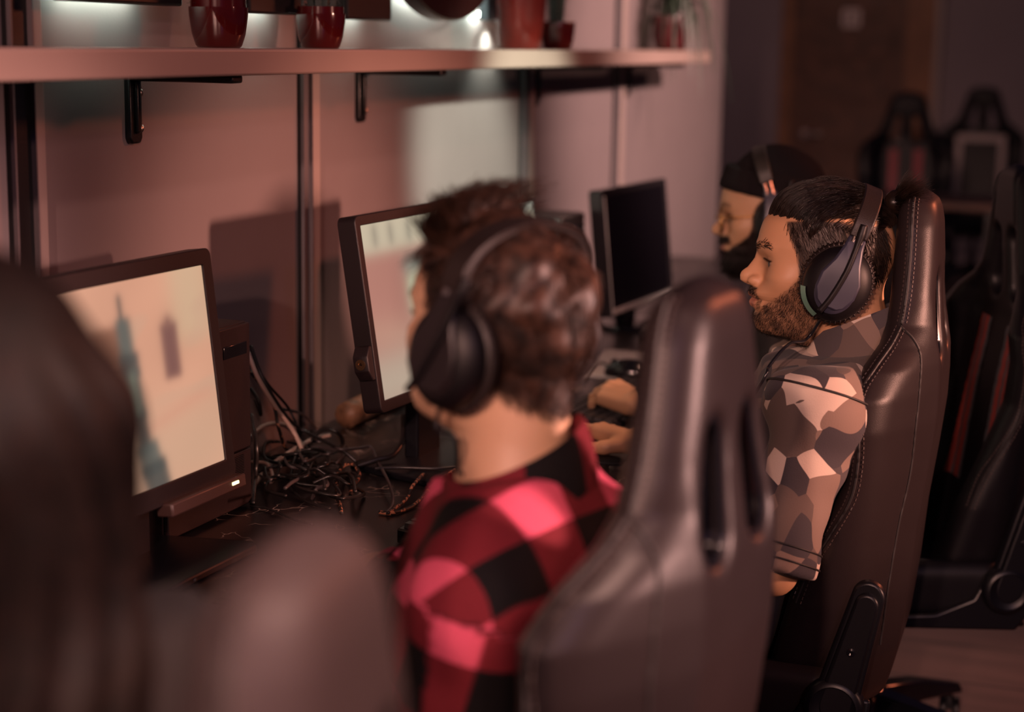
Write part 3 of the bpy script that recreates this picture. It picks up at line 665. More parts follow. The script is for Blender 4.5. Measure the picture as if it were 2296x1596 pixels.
def monitor(o3, yaw, tilt, w_, h_, picture, label, es=1.0, bez=0.021, bot=0.024, depth=0.034, chin=False, base='plate', bezel=None):
    """o3 = lower left front corner as the sitter sees it"""
    bezel = bezel or M_bezel
    x, y, z = o3; u = np.array([math.cos(yaw), math.sin(yaw), 0]); c = np.array([x, y, DZ]) + u * w_ / 2
    o = empty('monitor', c, yaw, label, 'monitor')
    m = Matrix.Translation((0, 0, z - DZ)) @ Matrix.Rotation(-tilt, 4, 'X')          # panel frame: x across, z up, -y to the sitter
    W2 = w_ / 2
    g = G(); out = rrect(w_, h_, 0.012, 5, 0, h_ / 2); inn = rrect(w_ - 2 * bez, h_ - bez - bot, 0.002, 5, 0, (h_ + bot - bez) / 2); n = len(out)
    V = [(a, 0, b) for a, b in out] + [(a, 0, b) for a, b in inn] + [(a, 0.004, b) for a, b in inn] + [(a, depth, b) for a, b in out] + [(a * 0.75, depth + 0.02, b * 0.75 + h_ * 0.12) for a, b in out]
    Fc = []
    for i in range(n):
        j = (i + 1) % n; Fc += [(i, j, n + j, n + i), (n + i, n + j, 2 * n + j, 2 * n + i), (3 * n + i, 3 * n + j, j, i), (4 * n + i, 4 * n + j, 3 * n + j, 3 * n + i)]
    Fc.append(tuple(range(4 * n, 5 * n)))
    Fc = [f[::-1] for f in Fc]
    hs = obj('housing', G().add(V, Fc, m).geo, bezel, o, sharp=30, bevel=0.0015)
    n = 110; a0, a1, b0, b1 = -W2 + bez, W2 - bez, bot, h_ - bez
    uu, vv = np.meshgrid(np.linspace(a0, a1, n), np.linspace(b0, b1, n)); V = np.stack([uu.ravel(), np.full(n * n, 0.003), vv.ravel()], 1)
    R = np.array(m); V = V @ R[:3, :3].T + R[:3, 3]; i = np.arange(n * n).reshape(n, n); Q = np.stack([i[:-1, :-1].ravel(), i[:-1, 1:].ravel(), i[1:, 1:].ravel(), i[1:, :-1].ravel()], 1)
    if picture: obj('screen', (V, Q), mat('screen_' + picture, (0.02,) * 3, 0.35, attr='pic', emit=es), o, sharp=0, attrs={'pic': paint(picture)})
    else: obj('screen', (V[[0, n - 1, n * n - 1, n * n - n]], [(0, 1, 2, 3)]), mat('screen_off', (0.006, 0.005, 0.007), 0.16, spec=0.8), o, smooth=False)
    if chin: obj('speaker_bar', G().box((0.02, -0.016, -0.016), (W2, 0.012, 0.004), m).geo, mat('chin_brown', (0.055, 0.028, 0.024), 0.4), o, bevel=0.003)
    if chin: obj('power_light', G().box((W2 - 0.040, -0.0175, -0.007), (W2 - 0.022, -0.015, -0.002), m).geo, mat('led_yellow', (1.0, 0.9, 0.45), 0.4, emit=2.0), o, bevel=0.0008)
    obj('stand_neck', G().box((-0.045, depth + 0.004, 0.006), (0.045, depth + 0.032, z - DZ + h_ * 0.5)).geo, M_plastic, o, bevel=0.004)
    if base == 'plate':
        pl = [(-0.15, -0.075), (0.15, -0.075), (0.165, -0.06), (0.12, 0.135), (-0.12, 0.135), (-0.165, -0.06)]
        V = [(a, b, 0.0005) for a, b in pl] + [(a, b, 0.012) for a, b in pl] + [(a * 0.86, b * 0.82 + 0.006, 0.018) for a, b in pl]
        Fc = [tuple(range(5, -1, -1)), (12, 13, 14, 15, 16, 17)] + [(i + 6 * k, (i + 1) % 6 + 6 * k, (i + 1) % 6 + 6 * (k + 1), i + 6 * (k + 1)) for k in (0, 1) for i in range(6)]
        obj('stand_base', (V, Fc), M_plastic, o, bevel=0.003)
    else: obj('stand_base', G().lathe([(0.10, 0.0005), (0.105, 0.004), (0.10, 0.012), (0.03, 0.018), (0.0001, 0.02)], 36, mtx((0, 0.03, 0)), 1.15, 0.85).geo, M_gloss, o)
    return o, m
m1, mm1 = monitor((1.815, 1.222, 0.794), -0.073, 0.121, 0.435, 0.35, 'sand', 'nearest monitor showing a sandy wall and a dark weapon shape', 0.85, chin=True, bez=0.024, bot=0.03)
m2, mm2 = monitor((2.537, 1.073, 0.841), -0.098, 0.16, 0.50, 0.33, 'street', 'monitor half hidden behind the head of the person in red plaid', 0.92, bez=0.017, bot=0.020)
obj('side_lug', G().prism([(-0.02, 0.075), (-0.008, 0.058), (0.0, 0.058), (0.0, 0.116), (-0.008, 0.116), (-0.02, 0.10)], 0.002, 0.030, Matrix(mm2) @ Matrix.Translation((-0.249, 0, 0))).geo, M_bezel, m2, bevel=0.002)
obj('side_screw', G().lathe([(0.009, 0), (0.009, 0.002), (0.004, 0.002), (0.003, 0.0005), (0.0001, 0.0005)], 18, Matrix(mm2) @ mtx((-0.2685, 0.016, 0.087), ry=-math.pi / 2)).geo, mat('brass_screw', (0.4, 0.25, 0.14), 0.3, 1.0), m2)
m3, mm3 = monitor((3.13, 1.13, 0.80), -0.05, 0.14, 0.455, 0.32, 'field', 'lit monitor peeking out above the plaid person\'s hair', 0.9, bez=0.012, bot=0.018, base='disc')
m4, mm4 = monitor((4.165, 1.126, 0.757), -0.107, 0.109, 0.49, 0.33, None, 'switched-off black monitor with pale lines inside its left and lower edges', bez=0.018, bot=0.024, base='disc', bezel=mat('monitor_gloss_black', (0.016, 0.014, 0.016), 0.14))
obj('pale_edge', G().box((-0.227, -0.002, 0.019), (-0.223, 0.002, 0.312), mm4).box((-0.227, -0.002, 0.006), (0.227, 0.001, 0.019), mm4).geo, mat('bezel_pale', (0.42, 0.42, 0.40), 0.3, 0.3), m4, bevel=0.001)  # glare along the inner bezel, put in as pale strips
# ---------------------------------------------------------------- desktop computers
M_pc = mat('pc_case', (0.012, 0.0055, 0.006), 0.42, bump=(200, 0.08, 'n'), spec=0.35)
def pc(loc, rz, w_, d_, h_, label, brk=True):
    o = empty('desktop_computer', loc, rz, label, 'computer')
    obj('case', G().box((-w_ / 2, 0, 0.004), (w_ / 2, d_, h_)).geo, M_pc, o, bevel=0.003)
    obj('front_panel', G().box((-w_ / 2 + 0.002, -0.008, 0.10), (w_ / 2 - 0.002, 0.0, h_ - 0.002)).box((-w_ / 2 + 0.002, -0.008, 0.006), (w_ / 2 - 0.002, 0.0, 0.097)).geo, M_pc, o, bevel=0.002)
    g = G()
    for k in range(16): g.box((w_ / 2 - 0.09, -0.011, 0.050 + k * 0.0027), (w_ / 2 - 0.028, -0.008, 0.0514 + k * 0.0027))
    obj('speaker_grille', g.geo, M_bezel, o, smooth=False)
    obj('optical_drive', G().box((w_ / 2 - 0.085, -0.010, h_ - 0.05), (w_ / 2 - 0.015, -0.008, h_ - 0.03)).geo, M_gloss, o, bevel=0.001)
    return o
pc((2.285, 1.262, DZ), -0.05, 0.25, 0.13, 0.305, 'dark desktop computer standing behind the nearest monitor')
pc(tuple(P(1278, 470, y=1.20)[:2]) + (DZ,), -0.05, 0.185, 0.185, P(1315, 470, y=1.20)[2] - DZ, 'dark computer case between the lit monitor and the switched-off one')
# ---------------------------------------------------------------- keyboards, mice, mats
M_key = mat('key_black', (0.016, 0.014, 0.015), 0.4)
M_keyl = mat('key_grey', (0.10, 0.095, 0.09), 0.3)  # paler than the other keys, glare put into their colour
def keyboard(loc, rz, label, mk=M_key, w_=0.42, d_=0.14, rows=6, cols=21):
    o = empty('keyboard', loc, rz, label, 'keyboard')
    obj('case', G().add([(-w_ / 2, -d_ / 2, 0.0005), (w_ / 2, -d_ / 2, 0.0005), (w_ / 2, d_ / 2, 0.0005), (-w_ / 2, d_ / 2, 0.0005), (-w_ / 2, -d_ / 2, 0.014), (w_ / 2, -d_ / 2, 0.014), (w_ / 2, d_ / 2, 0.024), (-w_ / 2, d_ / 2, 0.024)],
        [(3, 2, 1, 0), (4, 5, 6, 7), (0, 1, 5, 4), (1, 2, 6, 5), (2, 3, 7, 6), (3, 0, 4, 7)]).geo, M_plastic, o, bevel=0.003)
    kw = (w_ - 0.016) / cols; kd = (d_ - 0.014) / rows; n = 0; rg = random.Random(4)
    rest = G()
    for r in range(rows):
        c = 0
        while c < cols:
            sp = 6 if (r == 0 and c == 4) else (2 if (r in (1, 2, 3) and c in (0, 13)) else 1); sp = min(sp, cols - c)
            x0 = -w_ / 2 + 0.008 + c * kw + 0.0008; x1 = x0 + kw * sp - 0.0016; y0 = -d_ / 2 + 0.007 + r * kd + 0.0008; y1 = y0 + kd - 0.0016; z0 = 0.014 + 0.010 * (y0 + d_ / 2) / d_
            V = [(x0, y0, z0), (x1, y0, z0), (x1, y1, z0), (x0, y1, z0), (x0 + 0.002, y0 + 0.002, z0 + 0.008), (x1 - 0.002, y0 + 0.002, z0 + 0.008), (x1 - 0.002, y1 - 0.001, z0 + 0.0085), (x0 + 0.002, y1 - 0.001, z0 + 0.0085)]
            rest.add(V, [(4, 5, 6, 7), (0, 1, 5, 4), (1, 2, 6, 5), (2, 3, 7, 6), (3, 0, 4, 7)]); n += 1; c += sp
    tag(obj('key_caps', rest.geo, mk, o, smooth=False), kind='stuff')
    return o
k3 = P(1310, 905, z=DZ + 0.02)
keyboard((3.36, 0.885, DZ), -0.10, 'black keyboard under the left hand of the person in the black beanie')
keyboard((4.42, 0.98, DZ), -0.05, 'keyboard with glinting keys in front of the switched-off monitor', M_keyl)
keyboard((2.50, 0.86, DZ), -0.08, 'black keyboard in front of the person in the camouflage shirt')
keyboard((1.90, 0.97, DZ), -0.05, 'black keyboard on the desk before the person in red plaid')
keyboard((1.14, 1.00, DZ), 0.0, 'keyboard in the dark lower left, beside the long-haired person', mat('key_reddish', (0.05, 0.022, 0.018), 0.4))
def mouse(loc, rz, label):
    o = empty('computer_mouse', loc, rz, label, 'mouse')
    def f(p):
        q = p.copy(); d = ell(q, (0, 0, 0.004), (0.031, 0.060, 0.036)); return smax(d, 0.001 - q[:, 2], 0.004)
    obj('shell', snet(f, (-0.04, -0.07, -0.01), (0.04, 0.07, 0.05), 0.003), M_gloss, o, sharp=0)
    obj('scroll_wheel', G().lathe([(0.0001, -0.004), (0.009, -0.004), (0.010, 0), (0.009, 0.004), (0.0001, 0.004)], 18, mtx((0, 0.036, 0.030), ry=math.pi / 2)).geo, M_plastic, o)
mouse((2.985, 0.835, DZ + 0.004), 0.1, 'black mouse under the bare right hand of the person in camouflage')
mouse((3.70, 0.95, DZ + 0.004), 0.1, 'black mouse under the fingers resting on the pale mouse mat')
def matpad(loc, rz, w_, d_, label, m):
    tag(obj('mouse_mat', G().add([(a, b, 0.0004) for a, b in rrect(w_, d_, 0.012, 4)] + [(a, b, 0.0034) for a, b in rrect(w_, d_, 0.012, 4)],
        [tuple(range(19, -1 + 0, -1))[:0] or tuple(range(len(rrect(1, 1, .1, 4)) - 1, -1, -1)), tuple(range(len(rrect(1, 1, .1, 4)), 2 * len(rrect(1, 1, .1, 4))))] + [(i, (i + 1) % 20, (i + 1) % 20 + 20, i + 20) for i in range(20)]).geo, m, sharp=30), label, 'mouse mat').matrix_world = mtx(loc, rz=rz)
matpad((3.84, 0.95, DZ), -0.05, 0.34, 0.30, 'pale grey mouse mat by the switched-off monitor', mat('mat_grey', (0.33, 0.33, 0.32), 0.65, bump=(300, 0.1, 'n')))
matpad((3.00, 0.86, DZ), 0.05, 0.22, 0.20, 'black mouse mat under the right hand of the camouflage person', mat('mat_black', (0.012, 0.010, 0.011), 0.8, bump=(300, 0.1, 'n')))
# ---------------------------------------------------------------- cables behind and beside the monitors
M_cab = mat('cable_black', (0.010, 0.008, 0.008), 0.38)
M_cabw = mat('cable_white', (0.52, 0.36, 0.30), 0.45)
M_cabm = mat('cable_grey', (0.05, 0.038, 0.038), 0.35)
def braid():
    m = mat('cable_braided', (0.012, 0.008, 0.008), 0.5); nt = m.node_tree; N = nt.nodes; L = nt.links; b = N['Principled BSDF']
    tc = N.new('ShaderNodeTexCoord'); v = N.new('ShaderNodeTexVoronoi'); v.inputs['Scale'].default_value = 190; L.new(tc.outputs['Object'], v.inputs['Vector'])
    s = N.new('ShaderNodeSeparateColor'); L.new(v.outputs['Color'], s.inputs[0]); c = N.new('ShaderNodeMath'); c.operation = 'GREATER_THAN'; c.inputs[1].default_value = 0.76; L.new(s.outputs[0], c.inputs[0])
    mx = N.new('ShaderNodeMix'); mx.data_type = 'RGBA'; mx.inputs[6].default_value = (0.012, 0.008, 0.008, 1); mx.inputs[7].default_value = (0.42, 0.17, 0.09, 1); L.new(c.outputs[0], mx.inputs[0]); L.new(mx.outputs[2], b.inputs['Base Color'])
    return m
M_braid = braid()
GC = 'cables tangled on the desk between the monitors'
def cable(pts, r, m, label, group=GC, n=12):
    return tag(obj('cable', G().tube(spline(pts, n), r, 8).geo, m, sharp=0), label, 'cable', group)
def DP(px, py, h=0.004): return P(px, py, z=DZ + h)
def WP(px, py, y): return P(px, py, y=y)
# (pixel, pixel, ('z', height over desk) or ('y', depth of the plane))
def path(*a): return [DP(x, y, v) if k == 'z' else WP(x, y, v) for x, y, k, v in a]
cable(path((556, 790, 'y', 1.36), (580, 850, 'y', 1.34), (620, 915, 'y', 1.32), (660, 970, 'y', 1.30), (686, 1030, 'z', 0.02)), 0.0042, M_cabw, 'thick pale cable running down from behind the dark computer')
cable(path((555, 985, 'y', 1.33), (590, 955, 'y', 1.36), (625, 950, 'y', 1.37), (650, 962, 'y', 1.36), (680, 1000, 'z', 0.03)), 0.0042, M_cabw, 'pale cable arching beside the computer case')
cable(path((566, 1092, 'z', 0.006), (600, 1050, 'z', 0.012), (640, 1020, 'z', 0.03), (700, 985, 'z', 0.03), (740, 975, 'z', 0.03)), 0.0042, M_cabw, 'lowest pale cable leaving the pile toward the computer')
cable(path((562, 1035, 'z', 0.02), (600, 1040, 'z', 0.03), (612, 1075, 'z', 0.012), (595, 1085, 'z', 0.008)), 0.003, M_cabw, 'short pale looped cable at the foot of the computer case')
cable(path((562, 775, 'y', 1.37), (590, 850, 'y', 1.34), (640, 930, 'y', 1.31), (680, 965, 'y', 1.30), (760, 1005, 'z', 0.04), (800, 1035, 'z', 0.02)), 0.0032, M_cab, 'black cable slanting from the computer down across the pile')
cable(path((562, 800, 'y', 1.38), (600, 860, 'y', 1.35), (650, 920, 'y', 1.33), (670, 985, 'y', 1.30), (655, 1050, 'z', 0.02), (650, 1090, 'z', 0.006), (690, 1125, 'z', 0.004), (740, 1140, 'z', 0.004)), 0.0026, M_cab, 'thin black cable hanging from the computer and curling onto the desk')
cable(path((560, 830, 'y', 1.38), (610, 900, 'y', 1.33), (625, 960, 'y', 1.31), (645, 1010, 'z', 0.03), (690, 1020, 'z', 0.02)), 0.0030, M_braid, 'speckled braided cable falling beside the computer')
cable(path((562, 870, 'y', 1.38), (580, 900, 'y', 1.36), (585, 930, 'y', 1.36), (572, 895, 'y', 1.37)), 0.0030, M_cab, 'short black looped cable at the back of the computer')
cable(path((563, 930, 'y', 1.30), (574, 1000, 'y', 1.27), (572, 1060, 'y', 1.27), (566, 1130, 'z', 0.005)), 0.0045, M_cab, 'thick black power cable standing against the computer side')
cable(path((625, 915, 'y', 1.34), (680, 930, 'y', 1.34), (720, 975, 'y', 1.32), (755, 1005, 'z', 0.04), (800, 1005, 'z', 0.035), (830, 1002, 'z', 0.03), (845, 1030, 'z', 0.02), (875, 1090, 'z', 0.02), (880, 1130, 'z', 0.006), (865, 1150, 'z', 0.004)), 0.0028, M_cabm, 'long grey cable bending over the monitor foot')
cable(path((690, 1000, 'z', 0.02), (720, 965, 'z', 0.05), (755, 968, 'z', 0.05), (768, 995, 'z', 0.02), (745, 1015, 'z', 0.01)), 0.0036, M_cab, 'thick black cable arch behind the pile')
cable(path((766, 1150, 'z', 0.004), (755, 1090, 'z', 0.008), (765, 1050, 'z', 0.02), (790, 1040, 'z', 0.03), (806, 1065, 'z', 0.02), (790, 1095, 'z', 0.01), (785, 1110, 'z', 0.004)), 0.0030, M_braid, 'braided speckled cable forming an upright loop in the pile')
cable(path((1028, 1048, 'z', 0.022), (990, 1075, 'z', 0.021), (955, 1105, 'z', 0.012), (925, 1135, 'z', 0.004), (880, 1150, 'z', 0.004), (850, 1148, 'z', 0.004)), 0.0032, M_braid, 'braided speckled cable on the desk running toward the plaid collar')
cable(path((950, 1062, 'z', 0.024), (925, 1090, 'z', 0.022), (910, 1120, 'z', 0.006), (870, 1150, 'z', 0.006)), 0.0028, M_braid, 'short braided cable beside the monitor foot corner')
cable(path((840, 1050, 'z', 0.022), (900, 1048, 'z', 0.022), (980, 1050, 'z', 0.022), (1035, 1045, 'z', 0.022)), 0.0028, M_cab, 'straight black cable lying across the monitor foot')
cable(path((905, 930, 'y', 1.14), (903, 985, 'y', 1.12), (880, 1020, 'z', 0.03), (845, 1030, 'z', 0.025), (800, 1045, 'z', 0.015)), 0.0052, M_cab, 'thick black video cable plugged under the second monitor')
rg = np.random.RandomState(8)
for k in range(17):
    cx, cy = rg.uniform(600, 770), rg.uniform(1000, 1095); n_ = rg.randint(5, 8); a = rg.uniform(0, 6.28); pts = []
    for j in range(n_):
        a += rg.uniform(0.5, 1.3); rr = rg.uniform(25, 85); x = cx + rr * math.cos(a); y = cy + rr * 0.5 * math.sin(a)
        pts.append(DP(np.clip(x, 578, 830), np.clip(y, 990, 1125), rg.uniform(0.004, 0.045)))
    cable(pts, rg.uniform(0.0022, 0.0034), (M_cab, M_cab, M_cabm, M_braid)[k % 4] if k % 4 < 3 else M_cab, 'thin black cable somewhere in the tangled heap on the desk between the two lit monitors')
cable(path((562, 1135, 'z', 0.004), (600, 1140, 'z', 0.004), (660, 1165, 'z', 0.004), (700, 1175, 'z', 0.004)), 0.002, M_cab, 'thin black cable lying in front of the computer foot')
cable(path((330, 1215, 'z', 0.004), (345, 1270, 'z', 0.012), (300, 1312, 'z', 0.01), (270, 1300, 'z', 0.006)), 0.003, M_cabm, 'curved cable in the dark under the nearest monitor', 'cables in the dark lower left')
cable(path((250, 1300, 'z', 0.004), (320, 1315, 'z', 0.006), (390, 1300, 'z', 0.006), (440, 1300, 'z', 0.006)), 0.003, M_cabm, 'long low cable in the dark under the nearest monitor', 'cables in the dark lower left')
cable(path((1312, 850, 'z', 0.004), (1340, 815, 'z', 0.006), (1365, 820, 'z', 0.006), (1385, 845, 'z', 0.005), (1400, 850, 'z', 0.004)), 0.0028, M_cabm, 'grey cable arching over the pale mouse mat', None)
obj_ = tag(obj('cable_trunking', G().tube(spline([(2.98, 1.335, DZ + 0.026), (3.15, 1.33, DZ + 0.028), (3.30, 1.338, DZ + 0.026)], 8), 0.026, 10).geo, mat('mottled_brown', (0.22, 0.11, 0.06), 0.5, vary=(40, 0.6, 4), bump=(60, 0.6, 'n')), sharp=0), 'mottled brown roll lying along the wall behind the second monitor', 'roll')  # unidentified mottled brown thing, modelled as a short tube
# ---------------------------------------------------------------- people
def skin_mat(name, rough=0.52):
    return mat(name, (0.4, 0.2, 0.12), rough, attr='tint', bump=(350, 0.06, 'n'), sss=0.06)
M_eyew = mat('eye_white', (0.22, 0.17, 0.15), 0.2)
M_iris = mat('iris_brown', (0.03, 0.014, 0.008), 0.1)
# head profile, in head axes: x to the person's right, y to the front, z up, origin between the ear canals
HZ = np.array([-0.120, -0.104, -0.099, -0.095, -0.0884, -0.078, -0.070, -0.061, -0.055, -0.0494, -0.0424, -0.040, -0.035, -0.030, -0.0242, -0.012, 0.004, 0.018, 0.027, 0.0416, 0.0572, 0.0728, 0.090])
HF = np.array([0.045, 0.058, 0.080, 0.1015, 0.1105, 0.1145, 0.1150, 0.1125, 0.1165, 0.1190, 0.1155, 0.1185, 0.1215, 0.1205, 0.1150, 0.1030, 0.0990, 0.1000, 0.1060, 0.1115, 0.1090, 0.1045, 0.0960])
NZ = np.array([-0.030, -0.0242, -0.0208, -0.0161, -0.0104, -0.0039, 0.0052, 0.0169, 0.0273, 0.036, 0.045])
NN = np.array([0.0, 0.006, 0.0165, 0.0285, 0.0325, 0.0320, 0.0262, 0.0172, 0.0062, 0.001, 0.0])
NW = np.array([0.010, 0.0105, 0.012, 0.0130, 0.0135, 0.0125, 0.0110, 0.0098, 0.0098, 0.011, 0.012])
HBZ = np.array([-0.12, -0.099, -0.0884, -0.07, -0.045, -0.02, 0.01, 0.04, 0.09])
HB = np.array([0.030, 0.034, 0.043, 0.053, 0.062, 0.0675, 0.072, 0.0745, 0.072])
def head_sdf(q, fine=True):
    x, y, z = q.T; ax = np.abs(x)
    cran = ell(q, (0, 0.006, 0.036), (0.0765, 0.098, 0.0905))
    F = np.interp(z, HZ, HF); B = np.interp(z, HBZ, HB); yc = 0.012
    F = F - 0.0115 * np.exp(-((ax - 0.032) / 0.0155) ** 2 - ((z - 0.0165) / 0.0125) ** 2)
    lip = np.exp(-((z + 0.044) / 0.014) ** 2); F = F - 0.0055 * lip * sst(ax, 0.012, 0.034)
    F = F + np.interp(z, NZ, NN) * np.exp(-(ax / np.interp(z, NZ, NW)) ** 2.4)
    D = np.where(y > yc, np.maximum(F - yc, 0.01), 0.075)
    g = ((ax / B) ** 2.35 + (np.abs(y - yc) / D) ** 2.35) ** (1 / 2.35)
    face = smax((g - 1) * np.minimum(B, D) * 0.85, np.maximum(z - 0.085, -0.112 - z), 0.012)
    d = smin(cran, face, 0.018)
    d = smin(d, ell(q, (0, 0.1262, -0.0100), (0.0092, 0.0092, 0.0090)), 0.006)
    for s in (-1, 1):
        d = smin(d, ell(q, (s * 0.0135, 0.1135, -0.0150), (0.0082, 0.0115, 0.0080)), 0.006)       # ala of the nose
        d = smin(d, ell(q, (s * 0.047, 0.069, -0.006), (0.020, 0.018, 0.015)), 0.028)             # cheekbone
        d = smin(d, seg(q, (s * 0.012, 0.1035, 0.0370), (s * 0.046, 0.0855, 0.0390), 0.0065, 0.005), 0.012)
        d = smin(d, ell(q, (s * 0.0775, -0.004, 0.002), (0.007, 0.018, 0.031)), 0.006)            # ear
        if fine:
            d = smax(d, -ell(q, (s * 0.0066, 0.1190, -0.0212), (0.0040, 0.0070, 0.0040)), 0.003)  # nostril
            lid = np.linalg.norm(q - np.array([s * 0.0345, 0.0840, 0.0135]), axis=1) - 0.0138
            sl = np.maximum(np.abs(z - 0.0128 + 0.006 * (ax - 0.03)) - 0.0060 * np.sqrt(np.maximum(1 - ((ax - 0.0350) / 0.0170) ** 2, 0.0)), ax * 0 + (0.080 - y))
            lid = smax(lid, -sl, 0.0018); d = smin(d, lid, 0.0035)
            d = smin(d, seg(q, (s * 0.018, 0.0955, 0.0185), (s * 0.043, 0.0885, 0.0185), 0.0016, 0.0014), 0.003)   # lid fold
    if fine:
        for a, b, r0, r1 in (((0, 0.1185, -0.0358), (0.021, 0.1070, -0.0405), 0.0044, 0.0022), ((0, 0.1185, -0.0358), (-0.021, 0.1070, -0.0405), 0.0044, 0.0022),
                             ((0, 0.1150, -0.0500), (0.019, 0.1040, -0.0440), 0.0058, 0.0024), ((0, 0.1150, -0.0500), (-0.019, 0.1040, -0.0440), 0.0058, 0.0024)):
            d = smin(d, seg(q, a, b, r0, r1), 0.0035)
        mg = np.minimum(seg(q, (0, 0.1235, -0.0425), (0.026, 0.1050, -0.0425), 0.0013, 0.0008), seg(q, (0, 0.1235, -0.0425), (-0.026, 0.1050, -0.0425), 0.0013, 0.0008))
        d = smax(d, -mg, 0.0028)
    return d
class Head:
    def __init__(s, o, yaw, pitch=0.0, roll=0.0, scale=1.0):
        f = Matrix.Rotation(yaw, 3, 'Z') @ Matrix.Rotation(pitch, 3, 'X') @ Matrix.Rotation(roll, 3, 'Y')     # yaw 0 = facing +y
        s.R = np.array(f); s.o = np.asarray(o, float); s.s = scale
    def loc(s, p): return (p - s.o) @ s.R / s.s
    def wor(s, q): return np.asarray(q, float) @ s.R.T * s.s + s.o
    def sdf(s, p, fine=True): return head_sdf(s.loc(p), fine) * s.s
    def mat4(s): return Matrix.Translation(s.o) @ Matrix([list(r) + [0] for r in s.R] + [[0, 0, 0, 1]]) @ Matrix.Scale(s.s, 4)
CRC, CRR = np.array([0, 0.006, 0.036]), np.array([0.0765, 0.098, 0.0905])
def on_cran(dirs, off):
    u = dirs / np.linalg.norm(dirs, axis=-1, keepdims=True); r = CRR + np.asarray(off)[..., None]
    return CRC + u / np.sqrt(np.sum((u / r) ** 2, -1, keepdims=True))
def hand_prims(W, f, n, t, curl, spread=0.0, scale=1.0, thumb=(0.5, 0.6), lens=None):
    """W wrist, f fingers' direction, n back of the hand, t side of the thumb; curl = per finger (knuckle, middle, end) in degrees"""
    f = _n(f); n = _n(np.asarray(n) - f * np.dot(n, f)); t = _n(np.asarray(t) - f * np.dot(t, f) - n * np.dot(t, n)); W = np.asarray(W, float); S = scale
    palm = []; fing = []
    L = [(0.044, 0.026, 0.021), (0.048, 0.030, 0.023), (0.044, 0.028, 0.022), (0.034, 0.021, 0.019)]
    for k, off in enumerate((0.027, 0.009, -0.009, -0.026)):
        K = W + (f * (0.092, 0.095, 0.090, 0.082)[k] + t * off + n * (0.004, 0.006, 0.003, -0.003)[k]) * S
        palm.append(('s', W + (t * off * 0.62 + f * 0.008) * S, K, 0.0150 * S, 0.0112 * S))
        palm.append(('s', W + (t * off * 0.7 + f * 0.02 - n * 0.010) * S, K - n * 0.010 * S, 0.0135 * S, 0.0095 * S))
        d = _n(f + t * spread * (1.5 - k) * 0.1); a = 0; p = K; r = (0.0098, 0.0100, 0.0095, 0.0083)[k] * S
        for j in range(3):
            a += math.radians(curl[k][j]); e = p + (d * math.cos(a) - n * math.sin(a)) * L[k][j] * S
            fing.append((k, ('s', p, e, r * (1 - 0.09 * j), r * (1 - 0.09 * (j + 1))))); p = e
    T0 = W + (t * 0.022 + f * 0.018 - n * 0.008) * S; T1 = T0 + _n(t * 0.75 + f * 0.75 - n * 0.35) * 0.042 * S
    T2 = T1 + _n(t * thumb[0] + f * 0.9 - n * 0.25) * 0.033 * S; T3 = T2 + _n(t * thumb[1] * 0.3 + f - n * 0.15) * 0.027 * S
    palm.append(('s', T0, T1, 0.0165 * S, 0.0120 * S)); th = [('s', T1, T2, 0.0115 * S, 0.0100 * S), ('s', T2, T3, 0.0102 * S, 0.0078 * S)]
    return palm, fing, th
def hand_sdf(p, H):
    palm, fing, th = H; d = U(p, palm, 0.008); e = None
    for k in range(4):
        fk = U(p, [q for kk, q in fing if kk == k], 0.0025); e = fk if e is None else smin(e, fk, 0.0012)
    return smin(smin(d, e, 0.006), U(p, th, 0.004), 0.007)
